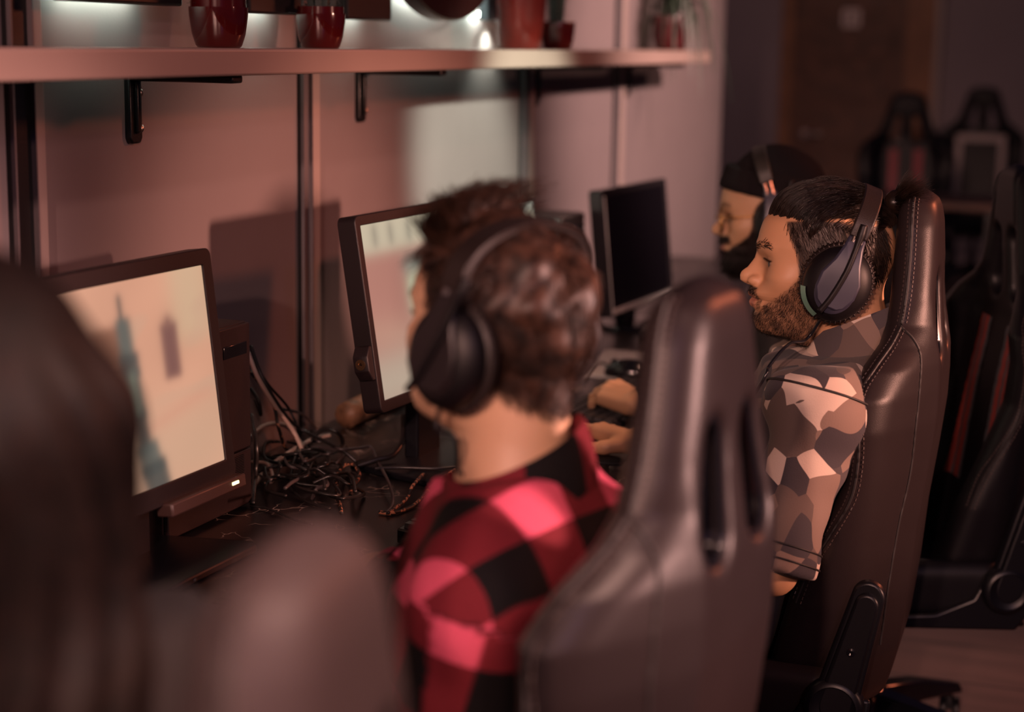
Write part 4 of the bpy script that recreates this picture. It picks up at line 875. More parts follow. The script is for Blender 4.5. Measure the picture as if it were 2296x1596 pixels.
def build_person(base, label, head, J, hands, skin, paint_head, res=0.0022, eyes=True):
    """one skin mesh: head and neck fine, arms and hands fine, trunk and legs coarse under the clothes"""
    root_loc = np.asarray(base, float)
    neckp = [('s', head.wor((0, -0.022, -0.035)), J['neck'], 0.056, 0.060), ('s', J['neck'], J['chest'], 0.062, 0.12)]
    trunk = [('s', J['shL'], J['shR'], 0.062, 0.062), ('e', J['chest'], (0.155, 0.105, 0.18), J['R']), ('e', J['belly'], (0.145, 0.11, 0.16), J['R']), ('s', J['hipL'], J['hipR'], 0.095, 0.095),
             ('s', J['hipL'], J['kneeL'], 0.085, 0.060), ('s', J['hipR'], J['kneeR'], 0.085, 0.060), ('s', J['kneeL'], J['ankL'], 0.055, 0.038), ('s', J['kneeR'], J['ankR'], 0.055, 0.038),
             ('s', J['ankL'], J['toeL'], 0.036, 0.028), ('s', J['ankR'], J['toeR'], 0.036, 0.028)]
    arms = [('s', J['shL'], J['elL'], 0.052, 0.040), ('s', J['shR'], J['elR'], 0.052, 0.040)]
    def fore(s):
        a, b = np.asarray(J['el' + s]), np.asarray(J['wr' + s]); m = a * 0.7 + b * 0.3
        return [('s', a, m, 0.039, 0.041), ('s', m, b, 0.041, 0.0255)]
    def fh(p): return smin(head.sdf(p), U(p, neckp, 0.02), 0.018)
    def fb(p): return smin(U(p, trunk + arms, 0.03), U(p, neckp, 0.02), 0.03)
    gs = []
    lo = np.minimum(head.o - 0.17, np.asarray(J['neck']) - 0.09); hi = head.o + 0.19; lo[2] = J['neck'][2] - 0.06
    hv = snet(fh, lo, hi, res, proj=2, slack=2.2); gs.append(hv)
    allp = np.array([J[k] for k in ('neck', 'chest', 'belly', 'hipL', 'hipR', 'kneeL', 'kneeR', 'ankL', 'ankR', 'toeL', 'toeR', 'shL', 'shR', 'elL', 'elR')])
    gs.append(snet(fb, allp.min(0) - [0.2, 0.2, 0.05], np.append(allp.max(0)[:2] + 0.2, J['neck'][2] - 0.03), 0.011))
    for s in 'LR':
        H = hands.get(s); fa = fore(s)
        ff = (lambda p, fa=fa, H=H: smin(U(p, fa, 0.02), hand_sdf(p, H), 0.016)) if H else (lambda p, fa=fa: U(p, fa, 0.02))
        pts = [J['el' + s], J['wr' + s]] + ([q[2] for _, q in H[1]] + [q[2] for q in H[2]] if H else []); pts = np.array(pts)
        gs.append(snet(ff, pts.min(0) - 0.06, pts.max(0) + 0.06, 0.0034 if H else 0.006, proj=1))
    V, Q = cat_geo(*gs); tint = np.tile(np.array(skin), (len(V), 1)); nh = len(hv[0])
    tint *= (1 + 0.06 * vnoise(V, 60, 2))[:, None]
    tint[:nh] = paint_head(head.loc(V[:nh]), tint[:nh])
    o = obj('person', (V, Q), skin_mat('skin'), sharp=0, loc=root_loc, attrs={'tint': np.clip(tint, 0, 1)}); tag(o, label, 'person')
    if eyes:
        for s in (-1, 1):
            c = head.wor((s * 0.0348, 0.0846, 0.0130)) - root_loc; m = Matrix.Translation(c) @ Matrix([list(r) + [0] for r in head.R] + [[0, 0, 0, 1]])
            pr = [(0.0122 * math.sin(a) + 1e-4, 0.0122 * math.cos(a)) for a in np.linspace(math.pi, 0.0, 20)]
            e = obj('eye', G().lathe(pr, 24, m @ Matrix.Rotation(-math.pi / 2, 4, 'X')).geo, M_eyew, o, sharp=0)
            pr = [(0.0128 * math.sin(a) + 1e-4, 0.0128 * math.cos(a)) for a in np.linspace(0.75, 0.0, 8)]
            obj('iris', G().lathe(pr, 24, m @ Matrix.Rotation(-0.12, 4, 'X') @ Matrix.Rotation(-math.pi / 2, 4, 'X')).geo, M_iris, e, sharp=0)
    if eyes:
        for s in (-1, 1):
            g = G(); rg = np.random.RandomState(2); ls = []
            C_ = np.array([s * 0.0345, 0.0840, 0.0135])
            for up, r_ in ((1, 0.0008),):
                ed = []
                for a in np.linspace(0.022, 0.0505, 16):
                    zz = 0.0128 - 0.006 * (a - 0.03) + up * 0.0060 * math.sqrt(max(1 - ((a - 0.0350) / 0.0170) ** 2, 0)); dz = zz - C_[2]; dx = a - 0.0345; yy = 0.0140 ** 2 - dz * dz - dx * dx
                    if yy > 0: ed.append([s * a, C_[1] + math.sqrt(yy), zz])
                ed = np.array(ed); g.tube(head.wor(ed) - root_loc, r_, 5)
                for e in ed[::1]:
                    for _ in range(4):
                        e2 = e + rg.normal(0, 0.0006, 3); f_ = np.array([s * 0.25 * (abs(e[0]) - 0.03) / 0.015, 1.0, 0.35 * up]) * 0.006; ls.append([e2, e2 + f_ * 0.5, e2 + f_ + [0, 0, 0.0015 * up]])
            obj('eyelashes', cat_geo((np.concatenate(g.v), np.array([f for f in g.f if len(f) == 4])), (lambda v, q: (v - root_loc, q))(*strands(head.wor(np.array(ls)), 0.0003))), M_iris, o, sharp=0)
    return o, root_loc, (V[:nh], Q[(Q < nh).all(1)])
def child(o, base, name, geo, m, **k):
    V, Q = geo; return obj(name, (np.asarray(V) - base, Q), m, o, **k)
def hair_mat(name, c, rough=0.42, vary=0.5): return mat(name, c, rough, vary=(60, vary, 2), spec=0.25)
def surf_roots(geo, head, mask, n, seed):
    """random points (head axes) with normals on the head skin where mask(q) > random"""
    V, Q = geo; rg = np.random.RandomState(seed); A = V[Q]; c = A.mean(1); nrm = np.cross(A[:, 2] - A[:, 0], A[:, 3] - A[:, 1]); ar = np.linalg.norm(nrm, axis=1) + 1e-12; nrm /= ar[:, None]
    q = head.loc(c); m = np.clip(mask(q), 0, 1) * ar; pick = rg.choice(len(Q), n, p=m / m.sum()); w = rg.dirichlet((1, 1, 1, 1), n)
    return head.loc((A[pick] * w[:, :, None]).sum(1)), nrm[pick] @ head.R, rg
def tufts(q, nr, d, ln, up, S=4, curve=0.0):
    """short hairs: from roots q along d, lifted by up along the normal"""
    d = d - nr * np.sum(d * nr, 1, keepdims=True); d /= np.linalg.norm(d, axis=1, keepdims=True) + 1e-9
    t = np.linspace(0, 1, S)[None, :, None]; ln = np.asarray(ln)[:, None, None]; up = np.asarray(up)[:, None, None] if not np.isscalar(up) else up
    return q[:, None] - nr[:, None] * 0.0006 + d[:, None] * ln * t + nr[:, None] * ln * up * (t - curve * t * t)
def headset(head, label, tilt=0.35, accent=None, cable=None, mic_up=True, bz=0.074, cs=1.0, arm=(0.028, 0.028, 0.046)):
    o = empty('headset', label=label, cat='headset'); o.matrix_world = head.mat4()
    M_hs, M_hl = mat('headset_plastic', (0.004, 0.003, 0.004), 0.5, bump=(500, 0.05, 'n'), spec=0.3), mat('headset_leatherette', (0.014, 0.009, 0.008), 0.48, bump=(500, 0.10, 'v'), spec=0.35)
    M_hb = mat('headset_slate', arm, 0.42, spec=0.4)
    Rt = Matrix.Rotation(tilt, 4, 'X')
    for s in (-1, 1):
        m = Matrix.Translation((s * 0.078, -0.004, -0.004)) @ Rt @ Matrix.Rotation(s * math.pi / 2, 4, 'Y')
        # cup: rounded oval shell, z of the lathe points away from the head
        sx, sy = 1.12 * cs, 0.98 * cs
        sh = obj('ear_cup', G().lathe([(0.040, 0.016), (0.047, 0.018), (0.050, 0.024), (0.0475, 0.032), (0.040, 0.041), (0.028, 0.047), (0.014, 0.050), (0.0001, 0.051)], 44, m, sx, sy).geo, M_hs, o, sharp=50)
        obj('ear_cushion', G().lathe([(0.030, 0.002), (0.040, -0.002), (0.049, 0.001), (0.054, 0.009), (0.050, 0.017), (0.040, 0.019)], 44, m, sx, sy).geo, M_hl, o, sharp=0)
        rb = G()
        for k in range(46):
            a = 2 * math.pi * k / 46; c_, s_ = math.cos(a), math.sin(a)
            rb.tube([(0.050 * c_ * sx, 0.050 * s_ * sy, 0.002), (0.0548 * c_ * sx, 0.0548 * s_ * sy, 0.009), (0.0505 * c_ * sx, 0.0505 * s_ * sy, 0.0165)], 0.0016, 5, mtx=m)
        obj('cushion_pleat', rb.geo, M_hl, o, sharp=0).__setitem__('kind', 'stuff')
        obj('cup_plate', G().lathe([(0.0345, 0.043), (0.0345, 0.0455), (0.030, 0.049), (0.016, 0.0525), (0.0001, 0.0535)], 40, m @ Matrix.Translation((-0.006, 0, 0)), 1.05, 0.86).geo, M_hb, o, sharp=45)
        if accent: obj('cup_accent', G().add(*arc_strip(0.0485, 0.0420, 0.022, 0.038, 1.95, 2.9, m, sx, sy, s)).geo, accent, o, sharp=0)
        # yoke: flat tapering arm from the cup up to the sliders
        V = []; path_ = [(-0.034, 0.0535, 0.010), (-0.026, 0.0535, 0.022), (-0.010, 0.0535, 0.030), (0.012, 0.0535, 0.030), (0.036, 0.050, 0.020), (0.058, 0.043, 0.0145), (0.074, 0.035, 0.0125)]
        for u_, off, wd in path_:
            for dx_, dy_ in ((0, -1), (0, 1), (-0.008, 1), (-0.008, -1)): V.append((-u_ if s > 0 else u_, dy_ * wd, off + dx_))
        V = [(-abs(v[0]) if path_[i // 4][0] > 0 else abs(v[0]), v[1], v[2]) for i, v in enumerate(V)]
        if s < 0: V = [(-v[0], v[1], v[2]) for v in V]
        Fc = [(4 * i + k, 4 * i + (k + 1) % 4, 4 * i + 4 + (k + 1) % 4, 4 * i + 4 + k) for i in range(6) for k in range(4)] + [(3, 2, 1, 0), (24, 25, 26, 27)]
        obj('yoke', G().add(V, Fc, m).geo, M_hb, o, bevel=0.003)
        for e in (-0.006, 0.006):
            a0 = Rt @ Vector((0, e, 0.066)); a1 = Rt @ Vector((0, e, 0.094))
            obj('metal_slider', G().tube([(s * 0.117, -0.004 + a0.y, -0.004 + a0.z), (s * 0.108, -0.004 + a1.y, -0.004 + a1.z)], 0.0026, 8).geo, mat('slider_steel', (0.75, 0.7, 0.66), 0.22, 1.0), o)
    def band(r0, r1, hw, z0=0.085):
        V = []; n = 40
        for i in range(n + 1):
            a = math.pi * i / n; x = math.cos(a); zz = math.sin(a) ** 0.75
            for r, y in ((r0, -hw), (r0, hw), (r1, hw * 0.9), (r1, -hw * 0.9)):
                q = Rt @ Vector((0.113 * (r / 0.113) * x if True else 0, y, z0 + (r * 0.56 + 0.004) * zz)); V.append((q.x, q.y - 0.004, q.z - 0.004))
        Fc = [(4 * i + k, 4 * i + 4 + k, 4 * i + 4 + (k + 1) % 4, 4 * i + (k + 1) % 4) for i in range(n) for k in range(4)] + [(0, 1, 2, 3), (4 * n + 3, 4 * n + 2, 4 * n + 1, 4 * n)]
        return V, Fc
    obj('headband', band(0.112, 0.117, 0.0145, bz), M_hl, o, bevel=0.002)
    obj('headband_pad', band(0.101, 0.1115, 0.0125, bz), M_hl, o, bevel=0.003)
    if mic_up:
        mc = [(-0.133, 0.020, -0.040), (-0.135, 0.004, -0.018), (-0.134, -0.016, 0.020), (-0.128, -0.030, 0.060), (-0.124, -0.037, 0.085)]
        mb = obj('microphone_boom', G().tube(spline(mc, 8), np.interp(np.linspace(0, 1, 33), [0, 0.7, 0.85, 1], [0.0042, 0.0042, 0.0062, 0.0052]), 8).geo, M_hs, o, sharp=0)
    if cable is not None:
        pts = [head.loc(np.asarray(c, float)[None])[0] for c in cable]
        obj('cable', G().tube(spline([(-0.085, 0.012, -0.052)] + pts, 10), 0.0024, 8).geo, M_gloss, o, sharp=0)
    return o
def arc_strip(ra, rb, za, zb, a0, a1, m, sx, sy, s):
    V = []; n = 14
    for i in range(n + 1):
        a = a0 + (a1 - a0) * i / n; a = a if s < 0 else math.pi - a
        for r, z in ((ra + 0.0035, za), (rb + 0.003, zb)): v = m @ Vector((r * math.cos(a) * sx, r * math.sin(a) * sy, z)); V.append(tuple(v))
    return V, [(2 * i, 2 * i + 1, 2 * i + 3, 2 * i + 2) for i in range(n)]
def torso_axes(az):
    f = np.array([math.cos(az), math.sin(az), 0]); r = np.array([f[1], -f[0], 0]); return np.stack([r, f, [0, 0, 1]], 1)
def joints(R, neck, shL, shR, chest, belly, hip, knees, feet, el, wr):
    r, f = R[:, 0], R[:, 1]; J = dict(R=R, neck=np.array(neck), shL=np.array(shL), shR=np.array(shR), chest=np.array(chest), belly=np.array(belly))
    for s, k in (('L', -1), ('R', 1)):
        J['hip' + s] = np.array(hip) + r * 0.085 * k; J['knee' + s] = np.array(knees) + r * 0.13 * k; J['ank' + s] = np.array(feet) + r * 0.12 * k + np.array([0, 0, 0.07]); J['toe' + s] = J['ank' + s] + f * 0.16 + np.array([0, 0, -0.035])
    J['elL'], J['elR'] = map(np.array, el); J['wrL'], J['wrR'] = map(np.array, wr); return J
def garment(J, off, folds, top, zcut, sleeve, long=False, seed=1):
    """shirt surface: trunk and arms, cut at the waist, the neck and the sleeve ends (sleeve = share of the upper arm, or of the forearm when long)"""
    tr = [('s', J['shL'], J['shR'], 0.062, 0.062), ('e', J['chest'], (0.155, 0.105, 0.18), J['R']), ('e', J['belly'], (0.145, 0.11, 0.16), J['R']), ('s', J['hipL'], J['hipR'], 0.09, 0.09),
          ('s', J['neck'] - [0, 0, 0.0], J['chest'], 0.062, 0.12), ('s', J['neck'] - np.array([0, 0, 0.02]), J['shL'], 0.055, 0.060), ('s', J['neck'] - np.array([0, 0, 0.02]), J['shR'], 0.055, 0.060)]
    def f(p):
        d = U(p, tr, 0.035) - off
        nz = folds * (vnoise(p * np.array([1, 1, 0.55]), 28, seed) * 0.6 + vnoise(p, 62, seed + 1) * 0.25)
        d = smax(d, zcut - p[:, 2], 0.006); nd = J['neck'] + np.array([0, 0, top]); d = smax(d, (p - nd) @ _n(np.array([0, 0, 1.0]) + J['R'][:, 1] * 0.15), 0.008)
        for s in 'LR':
            sh, el, wr = J['sh' + s], J['el' + s], J['wr' + s]
            a = seg(p, sh, el, 0.054 + off, 0.047 + off)
            if long: a = smin(a, seg(p, el, sh * 0 + el + (wr - el) * sleeve, 0.046 + off, 0.034 + off), 0.02)
            else:
                ax = _n(el - sh); a = smax(a, (p - (sh + (el - sh) * sleeve)) @ ax, 0.005)
            d = smin(d, a, 0.022)
        return d + nz
    return f
def gar_bounds(J, pad=0.12):
    p = np.array([J[k] for k in ('shL', 'shR', 'elL', 'elR', 'neck', 'chest', 'belly', 'hipL', 'hipR', 'wrL', 'wrR')]); return p.min(0) - pad, p.max(0) + pad
def collar(J, rin, h, flap, front_gap=0.5, lift=0.0, rx=1.0, tiltf=0.25, roll=0.0):
    """folded shirt collar round the neck, open in front"""
    R = J['R']; c = J['neck'] + np.array([0, 0, lift]); V = []; n = 44; prof = [(rin + 0.004, -0.02), (rin, 0.0), (rin - 0.004, h * 0.55), (rin - 0.002, h), (rin + 0.005, h + 0.003), (rin + 0.010, h * 0.85), (rin + 0.017, h * 0.3), (rin + 0.023, -flap), (rin + 0.020, -flap - 0.001), (rin + 0.010, h * 0.2)]
    m = len(prof)
    for i in range(n + 1):
        a = math.radians(90) + front_gap + (2 * math.pi - 2 * front_gap) * i / n; fr = max(0, math.sin(a))
        for r, z in prof: V.append(c + R[:, 0] * math.cos(a) * r * rx + R[:, 1] * (math.sin(a) * r) + R[:, 2] * (z + roll * r * math.cos(a) - tiltf * r * (math.sin(a) + 0.2) - 0.010 * fr * (z < 0)))
    Fc = [(i * m + k, i * m + (k + 1) % m, (i + 1) * m + (k + 1) % m, (i + 1) * m + k) for i in range(n) for k in range(m)] + [tuple(range(m - 1, -1, -1)), tuple(n * m + k for k in range(m))]
    return np.array(V), Fc
def shoe(J, s):
    a, t = J['ank' + s], J['toe' + s]
    return lambda p: smax(U(p, [('s', a - np.array([0, 0, 0.02]), t, 0.048, 0.040), ('s', a, a + np.array([0, 0, 0.03]), 0.047, 0.046)], 0.02), 0.002 - p[:, 2], 0.004)
def lower_clothes(o, base, J, m_tr, m_sh):
    pr = [('s', J['hipL'], J['hipR'], 0.105, 0.105)] + [('s', J['hip' + s], J['knee' + s], 0.098, 0.075) for s in 'LR'] + [('s', J['knee' + s], J['ank' + s] + [0, 0, 0.02], 0.070, 0.055) for s in 'LR']
    f = lambda p: smax(U(p, pr, 0.025) + 0.003 * vnoise(p, 40, 3), p[:, 2] - (J['hipL'][2] + 0.08), 0.01)
    q = np.array([J[k] for k in ('hipL', 'hipR', 'kneeL', 'kneeR', 'ankL', 'ankR')]); child(o, base, 'trousers', snet(f, q.min(0) - 0.14, q.max(0) + 0.14, 0.014), m_tr, sharp=0)
    for s in 'LR':
        q = np.array([J['ank' + s], J['toe' + s]]); child(o, base, 'shoe', snet(shoe(J, s), q.min(0) - 0.08, q.max(0) + 0.08, 0.009), m_sh, sharp=0)
def on_surface(f, c, dirs, rmax=0.16):
    out = []
    for d in dirs:
        t = np.linspace(0.02, rmax, 160); v = f(c + t[:, None] * d); i = np.argmax(v > 0); out.append(c + d * ((t[i] if v.max() > 0 else 0.066) + 0.0006))
    return np.array(out)
M_trouser = mat('dark_trousers', (0.018, 0.016, 0.020), 0.8)
M_shoe = mat('dark_shoes', (0.02, 0.016, 0.016), 0.5)
SKIN = (0.50, 0.265, 0.140)
def lips_brows(q, t, beard, lipc=(0.36, 0.12, 0.085)):
    x, y, z = q.T; ax = np.abs(x)
    lm = sst(-np.abs(z + 0.0440), -0.0135, -0.0090) * sst(-ax, -0.024, -0.017) * sst(y, 0.100, 0.107)
    t = t * (1 - lm[:, None] * 0.8) + np.array(lipc) * lm[:, None] * 0.8
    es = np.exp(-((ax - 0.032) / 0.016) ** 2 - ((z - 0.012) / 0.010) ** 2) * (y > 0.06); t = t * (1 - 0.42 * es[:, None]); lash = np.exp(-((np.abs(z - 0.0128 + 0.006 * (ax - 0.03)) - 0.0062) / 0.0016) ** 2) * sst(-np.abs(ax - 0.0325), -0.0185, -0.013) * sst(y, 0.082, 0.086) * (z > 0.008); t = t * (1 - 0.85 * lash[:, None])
    bm = beard(q)[:, None]; return t * (1 - 0.82 * bm) + np.array((0.030, 0.016, 0.011)) * 0.82 * bm
def brow_strands(head, o, base, m, geo, seed=3, n=420):
    mask = lambda q: (np.abs(q[:, 2] - (0.0355 + 0.0075 * np.sin(np.clip((np.abs(q[:, 0]) - 0.012) / 0.042, 0, 1) * 2.6))) < 0.0048) * (np.abs(q[:, 0]) > 0.010) * (np.abs(q[:, 0]) < 0.052) * (q[:, 1] > 0.05) * 1.0
    q, nr, rg = surf_roots(geo, head, mask, n, seed); d = np.stack([np.sign(q[:, 0]) * 1.0, 0 * q[:, 0] - 0.3, 0.25 - 6 * (np.abs(q[:, 0]) - 0.02)], 1) + rg.normal(0, 0.25, q.shape)
    pt = tufts(q, nr, d, rg.uniform(0.006, 0.011, n), 0.22); [child(o, base, 'eyebrow', strands(head.wor(pt[k]), 0.00045), m, sharp=0) for k in (q[:, 0] < 0, q[:, 0] > 0)]

# ---- person in the camouflage shirt
hC = Head(P(1866, 610, d=2.73), 0.17, 0.0, 0.0, 1.07)
RC = torso_axes(math.radians(84))
JC = joints(RC, hC.wor((0, -0.045, -0.122)), (2.545, 0.360, 0.908), (2.895, 0.420, 0.912), (2.735, 0.395, 0.80), (2.765, 0.43, 0.63), (2.775, 0.45, 0.555), (2.80, 0.86, 0.545), (2.82, 0.86, 0.0),
            ((2.455, 0.40, 0.675), (2.985, 0.505, 0.70)), ((2.50, 0.66, 0.745), P(1440, 990, z=0.752)))
WC = JC['wrR']; tipC = P(1292, 948, z=0.755)
handsC = {'R': hand_prims(WC, tipC - WC, (0.1, -0.15, 1), (-1, 0.1, 0.1), [(8, 12, 8), (14, 18, 12), (18, 22, 15), (22, 26, 18)], 0.6, 0.98, (0.55, 0.2)),
          'L': hand_prims(JC['wrL'], (0.05, 1, -0.1), (0, 0.1, 1), (1, 0, 0), [(25, 35, 20)] * 4, 0.4)}
BLy = np.array([-0.02, 0.03, 0.056, 0.066, 0.082, 0.0975, 0.108, 0.12]); BLz = np.array([0.03, 0.02, -0.003, -0.017, -0.032, -0.042, -0.056, -0.063])
def beardC(q):
    x, y, z = q.T; ax = np.abs(x)
    m = sst(np.interp(y, BLy, BLz) - z, -0.002, 0.012) * sst(z, -0.122, -0.104) * sst(y, 0.0, 0.03)
    m = m * (0.80 + 0.2 * np.clip(vnoise(q, 230, 6), -1, 1)); m = np.maximum(m, sst(-np.abs(z + 0.0295 + 0.10 * np.maximum(ax - 0.014, 0)), -0.0075, -0.0045) * sst(y, 0.098, 0.106) * sst(-ax, -0.032, -0.022) * sst(ax, -0.002, 0.004))
    mst = sst(-((ax - 0.026) / 0.006) ** 2, -1, -0.3) * sst(-np.abs(z + 0.044), -0.02, -0.008) * 0.6; m = np.maximum(m, mst)
    lip = sst(-np.abs(z + 0.0450), -0.0125, -0.0095) * sst(-ax, -0.026, -0.020) * sst(y, 0.098, 0.104); return m * (1 - lip)
FTz = np.array([-0.02, 0.003, 0.034, 0.055, 0.079, 0.10]); FTy = np.array([0.050, 0.052, 0.056, 0.066, 0.0735, 0.070])
def sideC(q):
    x, y, z = q.T; ln = 0.0815 + 0.004 * np.sin((y + 0.03) * 30)
    return sst(np.interp(z, FTz, FTy) - y, -0.001, 0.005) * sst(ln - z, 0.000, 0.004) * sst(z, -0.035 + 0.02 * (y < -0.02), -0.020 + 0.025 * (y < -0.02)) * (np.abs(x) > 0.03) * sst(np.abs(x) + (z < 0.0) * 0 , 0.03, 0.04)
def topC(q): return sst(q[:, 2] - 0.0855 - 0.01 * (q[:, 1] > 0.07), 0.0, 0.003) * (q[:, 1] < 0.098)
def paintC(q, t):
    t = lips_brows(q, t, beardC); m = np.maximum(sideC(q) * 0.92, topC(q))[:, None]
    return t * (1 - m) + np.array((0.012, 0.008, 0.007)) * m
oC, bC, gC = build_person((2.775, 0.45, 0.0), 'person in a camouflage shirt with tied-back dark hair, in profile at a brown-black chair', hC, JC, handsC, SKIN, paintC, res=0.0019)
M_hairC = hair_mat('hair_dark_brown', (0.013, 0.0075, 0.0055), 0.34)
brow_strands(hC, oC, bC, M_hairC, gC)
q, nr, rg = surf_roots(gC, hC, sideC, 8000, 12)
d = np.stack([0 * q[:, 0], -0.45 + 0 * q[:, 0], -1 + 0 * q[:, 0]], 1) + rg.normal(0, 0.18, q.shape)
pt = tufts(q, nr, d, rg.uniform(0.009, 0.016, len(q)), 0.16, 4)
# slicked-back top
n = 5200; rg = np.random.RandomState(21); la = np.clip(rg.normal(0, 0.62, n), -1.12, 1.12); t = np.linspace(0, 1, 16)[None, :]
ph0 = 0.42 + 0.10 * np.abs(la) + rg.uniform(-0.03, 0.30, n) * (rg.rand(n) < 0.8) + rg.uniform(0, 1.6, n) * (rg.rand(n) < 0.25); ph1 = rg.uniform(2.4, 2.75, n)
ph = ph0[:, None] + (ph1 - ph0)[:, None] * t; lat = la[:, None] * (1 - 0.72 * t ** 1.3) + 0.03 * np.sin(6 * t + rg.uniform(0, 6, n)[:, None]) * rg.rand(n)[:, None]
dr = np.stack([np.sin(lat), np.cos(lat) * np.cos(ph), np.cos(lat) * np.sin(ph)], -1)
bulk = (0.0155 - 0.008 * np.abs(la))[:, None] * np.sin(np.clip(t * 4.5 + 0.25, 0, math.pi / 2)) * (1 - 0.35 * t) + 0.0035 * np.sin(np.pi * np.clip(t * 3, 0, 1))
lay = rg.uniform(0.55, 1.06, n)[:, None]; clump = 0.0012 * np.sin(la * 38)[:, None]
tp = on_cran(dr, bulk * lay + clump + 0.0006)
cap = []; gu, gv = 40, 30
for i in range(gu + 1):
    for j in range(gv + 1):
        l = -1.10 + 2.2 * i / gu; p_ = 0.50 + 0.10 * abs(l) + (2.62 - 0.5) * j / gv; l2 = l * (1 - 0.45 * (j / gv) ** 1.3)
        cap.append((math.sin(l2), math.cos(l2) * math.cos(p_), math.cos(l2) * math.sin(p_)))
cap = np.array(cap); tt = np.tile(np.arange(gv + 1) / gv, gu + 1); ll = np.repeat(np.abs(-1.10 + 2.2 * np.arange(gu + 1) / gu), gv + 1)
capv = on_cran(cap, ((0.0155 - 0.008 * ll) * np.sin(np.clip(tt * 4.5 + 0.1, 0, math.pi / 2)) * (1 - 0.35 * tt)) * 0.62 - 0.001)
ci = np.arange((gu + 1) * (gv + 1)).reshape(gu + 1, gv + 1); cq = np.stack([ci[:-1, :-1].ravel(), ci[1:, :-1].ravel(), ci[1:, 1:].ravel(), ci[:-1, 1:].ravel()], 1)
child(oC, bC, 'hair', cat_geo((hC.wor(capv), cq), strands(hC.wor(pt), 0.00040), strands(hC.wor(tp), 0.00042, 0.6)), M_hairC, sharp=0)
# knot of hair behind the headband
n = 1300; dd = rg.normal(size=(n, 3)); dd /= np.linalg.norm(dd, axis=1)[:, None]; dd[:, 1] = -np.abs(dd[:, 1]) * 0.9 - 0.1; dd[:, 2] = dd[:, 2] * 0.8 + 0.25
t4 = np.linspace(0, 1, 6)[None, :, None]; c0 = np.array([0, -0.080, 0.104]); L_ = rg.uniform(0.025, 0.048, n)[:, None, None]
kn = c0 + dd[:, None] * L_ * t4 + np.array([0, -0.35, 0.1]) * 0.05 * t4 ** 2 + rg.normal(0, 0.0012, (n, 6, 3)) * t4
kb = snet(lambda p: ell(hC.loc(p), (0, -0.088, 0.106), (0.017, 0.016, 0.017)) * 1.05 + 0.003 * vnoise(p, 140, 2), hC.wor((0, -0.1, 0.098)) - 0.06, hC.wor((0, -0.1, 0.098)) + 0.06, 0.004)
child(oC, bC, 'hair_knot', cat_geo(kb, strands(hC.wor(kn), 0.0005)), M_hairC, sharp=0)
q, nr, rg = surf_roots(gC, hC, lambda q: np.clip(beardC(q), 0, 1) ** 1.5 * (q[:, 1] > 0.02), 9500, 31)
d = np.stack([0.1 * np.sign(q[:, 0]), 0.25 + 0 * q[:, 0], -1 + 0 * q[:, 0]], 1) + rg.normal(0, 0.45, q.shape)
child(oC, bC, 'beard', strands(hC.wor(tufts(q, nr, d, rg.uniform(0.002, 0.0062, len(q)), rg.uniform(0.4, 1.1, len(q)), 3)), 0.00020), M_hairC, sharp=0)
def camo():
    m = mat('camouflage_cloth', (0.2, 0.15, 0.12), 0.85, sheen=0.05); nt = m.node_tree; N = nt.nodes; L = nt.links; b = N['Principled BSDF']
    tc = N.new('ShaderNodeTexCoord')
    cur = None
    for seed_, scl, dst in ((0.3, 20, 0.07),):
        nn = N.new('ShaderNodeTexNoise'); nn.inputs['Scale'].default_value = 10; nn.inputs['Detail'].default_value = 0.5; L.new(tc.outputs['Object'], nn.inputs['Vector'])
        ma = N.new('ShaderNodeVectorMath'); ma.operation = 'MULTIPLY_ADD'; ma.inputs[1].default_value = (dst,) * 3; L.new(nn.outputs['Color'], ma.inputs[0]); L.new(tc.outputs['Object'], ma.inputs[2])
        v = N.new('ShaderNodeTexVoronoi'); v.inputs['Scale'].default_value = scl; L.new(ma.outputs[0], v.inputs['Vector'])
        s = N.new('ShaderNodeSeparateColor'); L.new(v.outputs['Color'], s.inputs[0])
        cr = N.new('ShaderNodeValToRGB'); cr.color_ramp.interpolation = 'CONSTANT'; e = cr.color_ramp.elements
        e[0].position = 0; e[0].color = (0.034, 0.027, 0.032, 1); e[1].position = 0.36; e[1].color = (0.098, 0.068, 0.057, 1)
        for ps, c_ in ((0.66, (0.055, 0.043, 0.045, 1)), (0.76, (0.185, 0.125, 0.098, 1)), (0.925, (0.52, 0.41, 0.335, 1))): q_ = e.new(ps); q_.color = c_
        L.new(s.outputs[0], cr.inputs[0]); cur = cr.outputs[0]
    L.new(cur, b.inputs['Base Color'])
    n = N.new('ShaderNodeTexNoise'); n.inputs['Scale'].default_value = 500; L.new(tc.outputs['Object'], n.inputs['Vector']); bp = N.new('ShaderNodeBump'); bp.inputs['Strength'].default_value = 0.15; bp.inputs['Distance'].default_value = 0.002; L.new(n.outputs[0], bp.inputs['Height']); L.new(bp.outputs[0], b.inputs['Normal'])
    return m
M_camo = camo()
fC = garment(JC, 0.014, 0.015, 0.010, 0.56, 0.97, seed=4)
shC = child(oC, bC, 'shirt', snet(fC, *gar_bounds(JC), 0.0052, proj=1, slack=1.8), M_camo, sharp=0)
V, Q = collar(JC, 0.073, 0.042, 0.034, 0.45, 0.024, 1.0, 0.45); child(oC, bC, 'collar', (V, Q), M_camo, sharp=60)
g = G(); ax = _n(JC['elL'] - JC['shL']); u_ = _n(np.cross(ax, [0, 0, 1.0])); v_ = np.cross(ax, u_)
ring = [math.cos(a) * u_ + math.sin(a) * v_ for a in np.linspace(0, 2 * math.pi, 60, endpoint=False)]
c1 = JC['shL'] + ax * 0.005; g.tube(on_surface(fC, c1, [_n(r_ - ax * 0.35) for r_ in ring], 0.10), 0.0022, 6, closed=True)
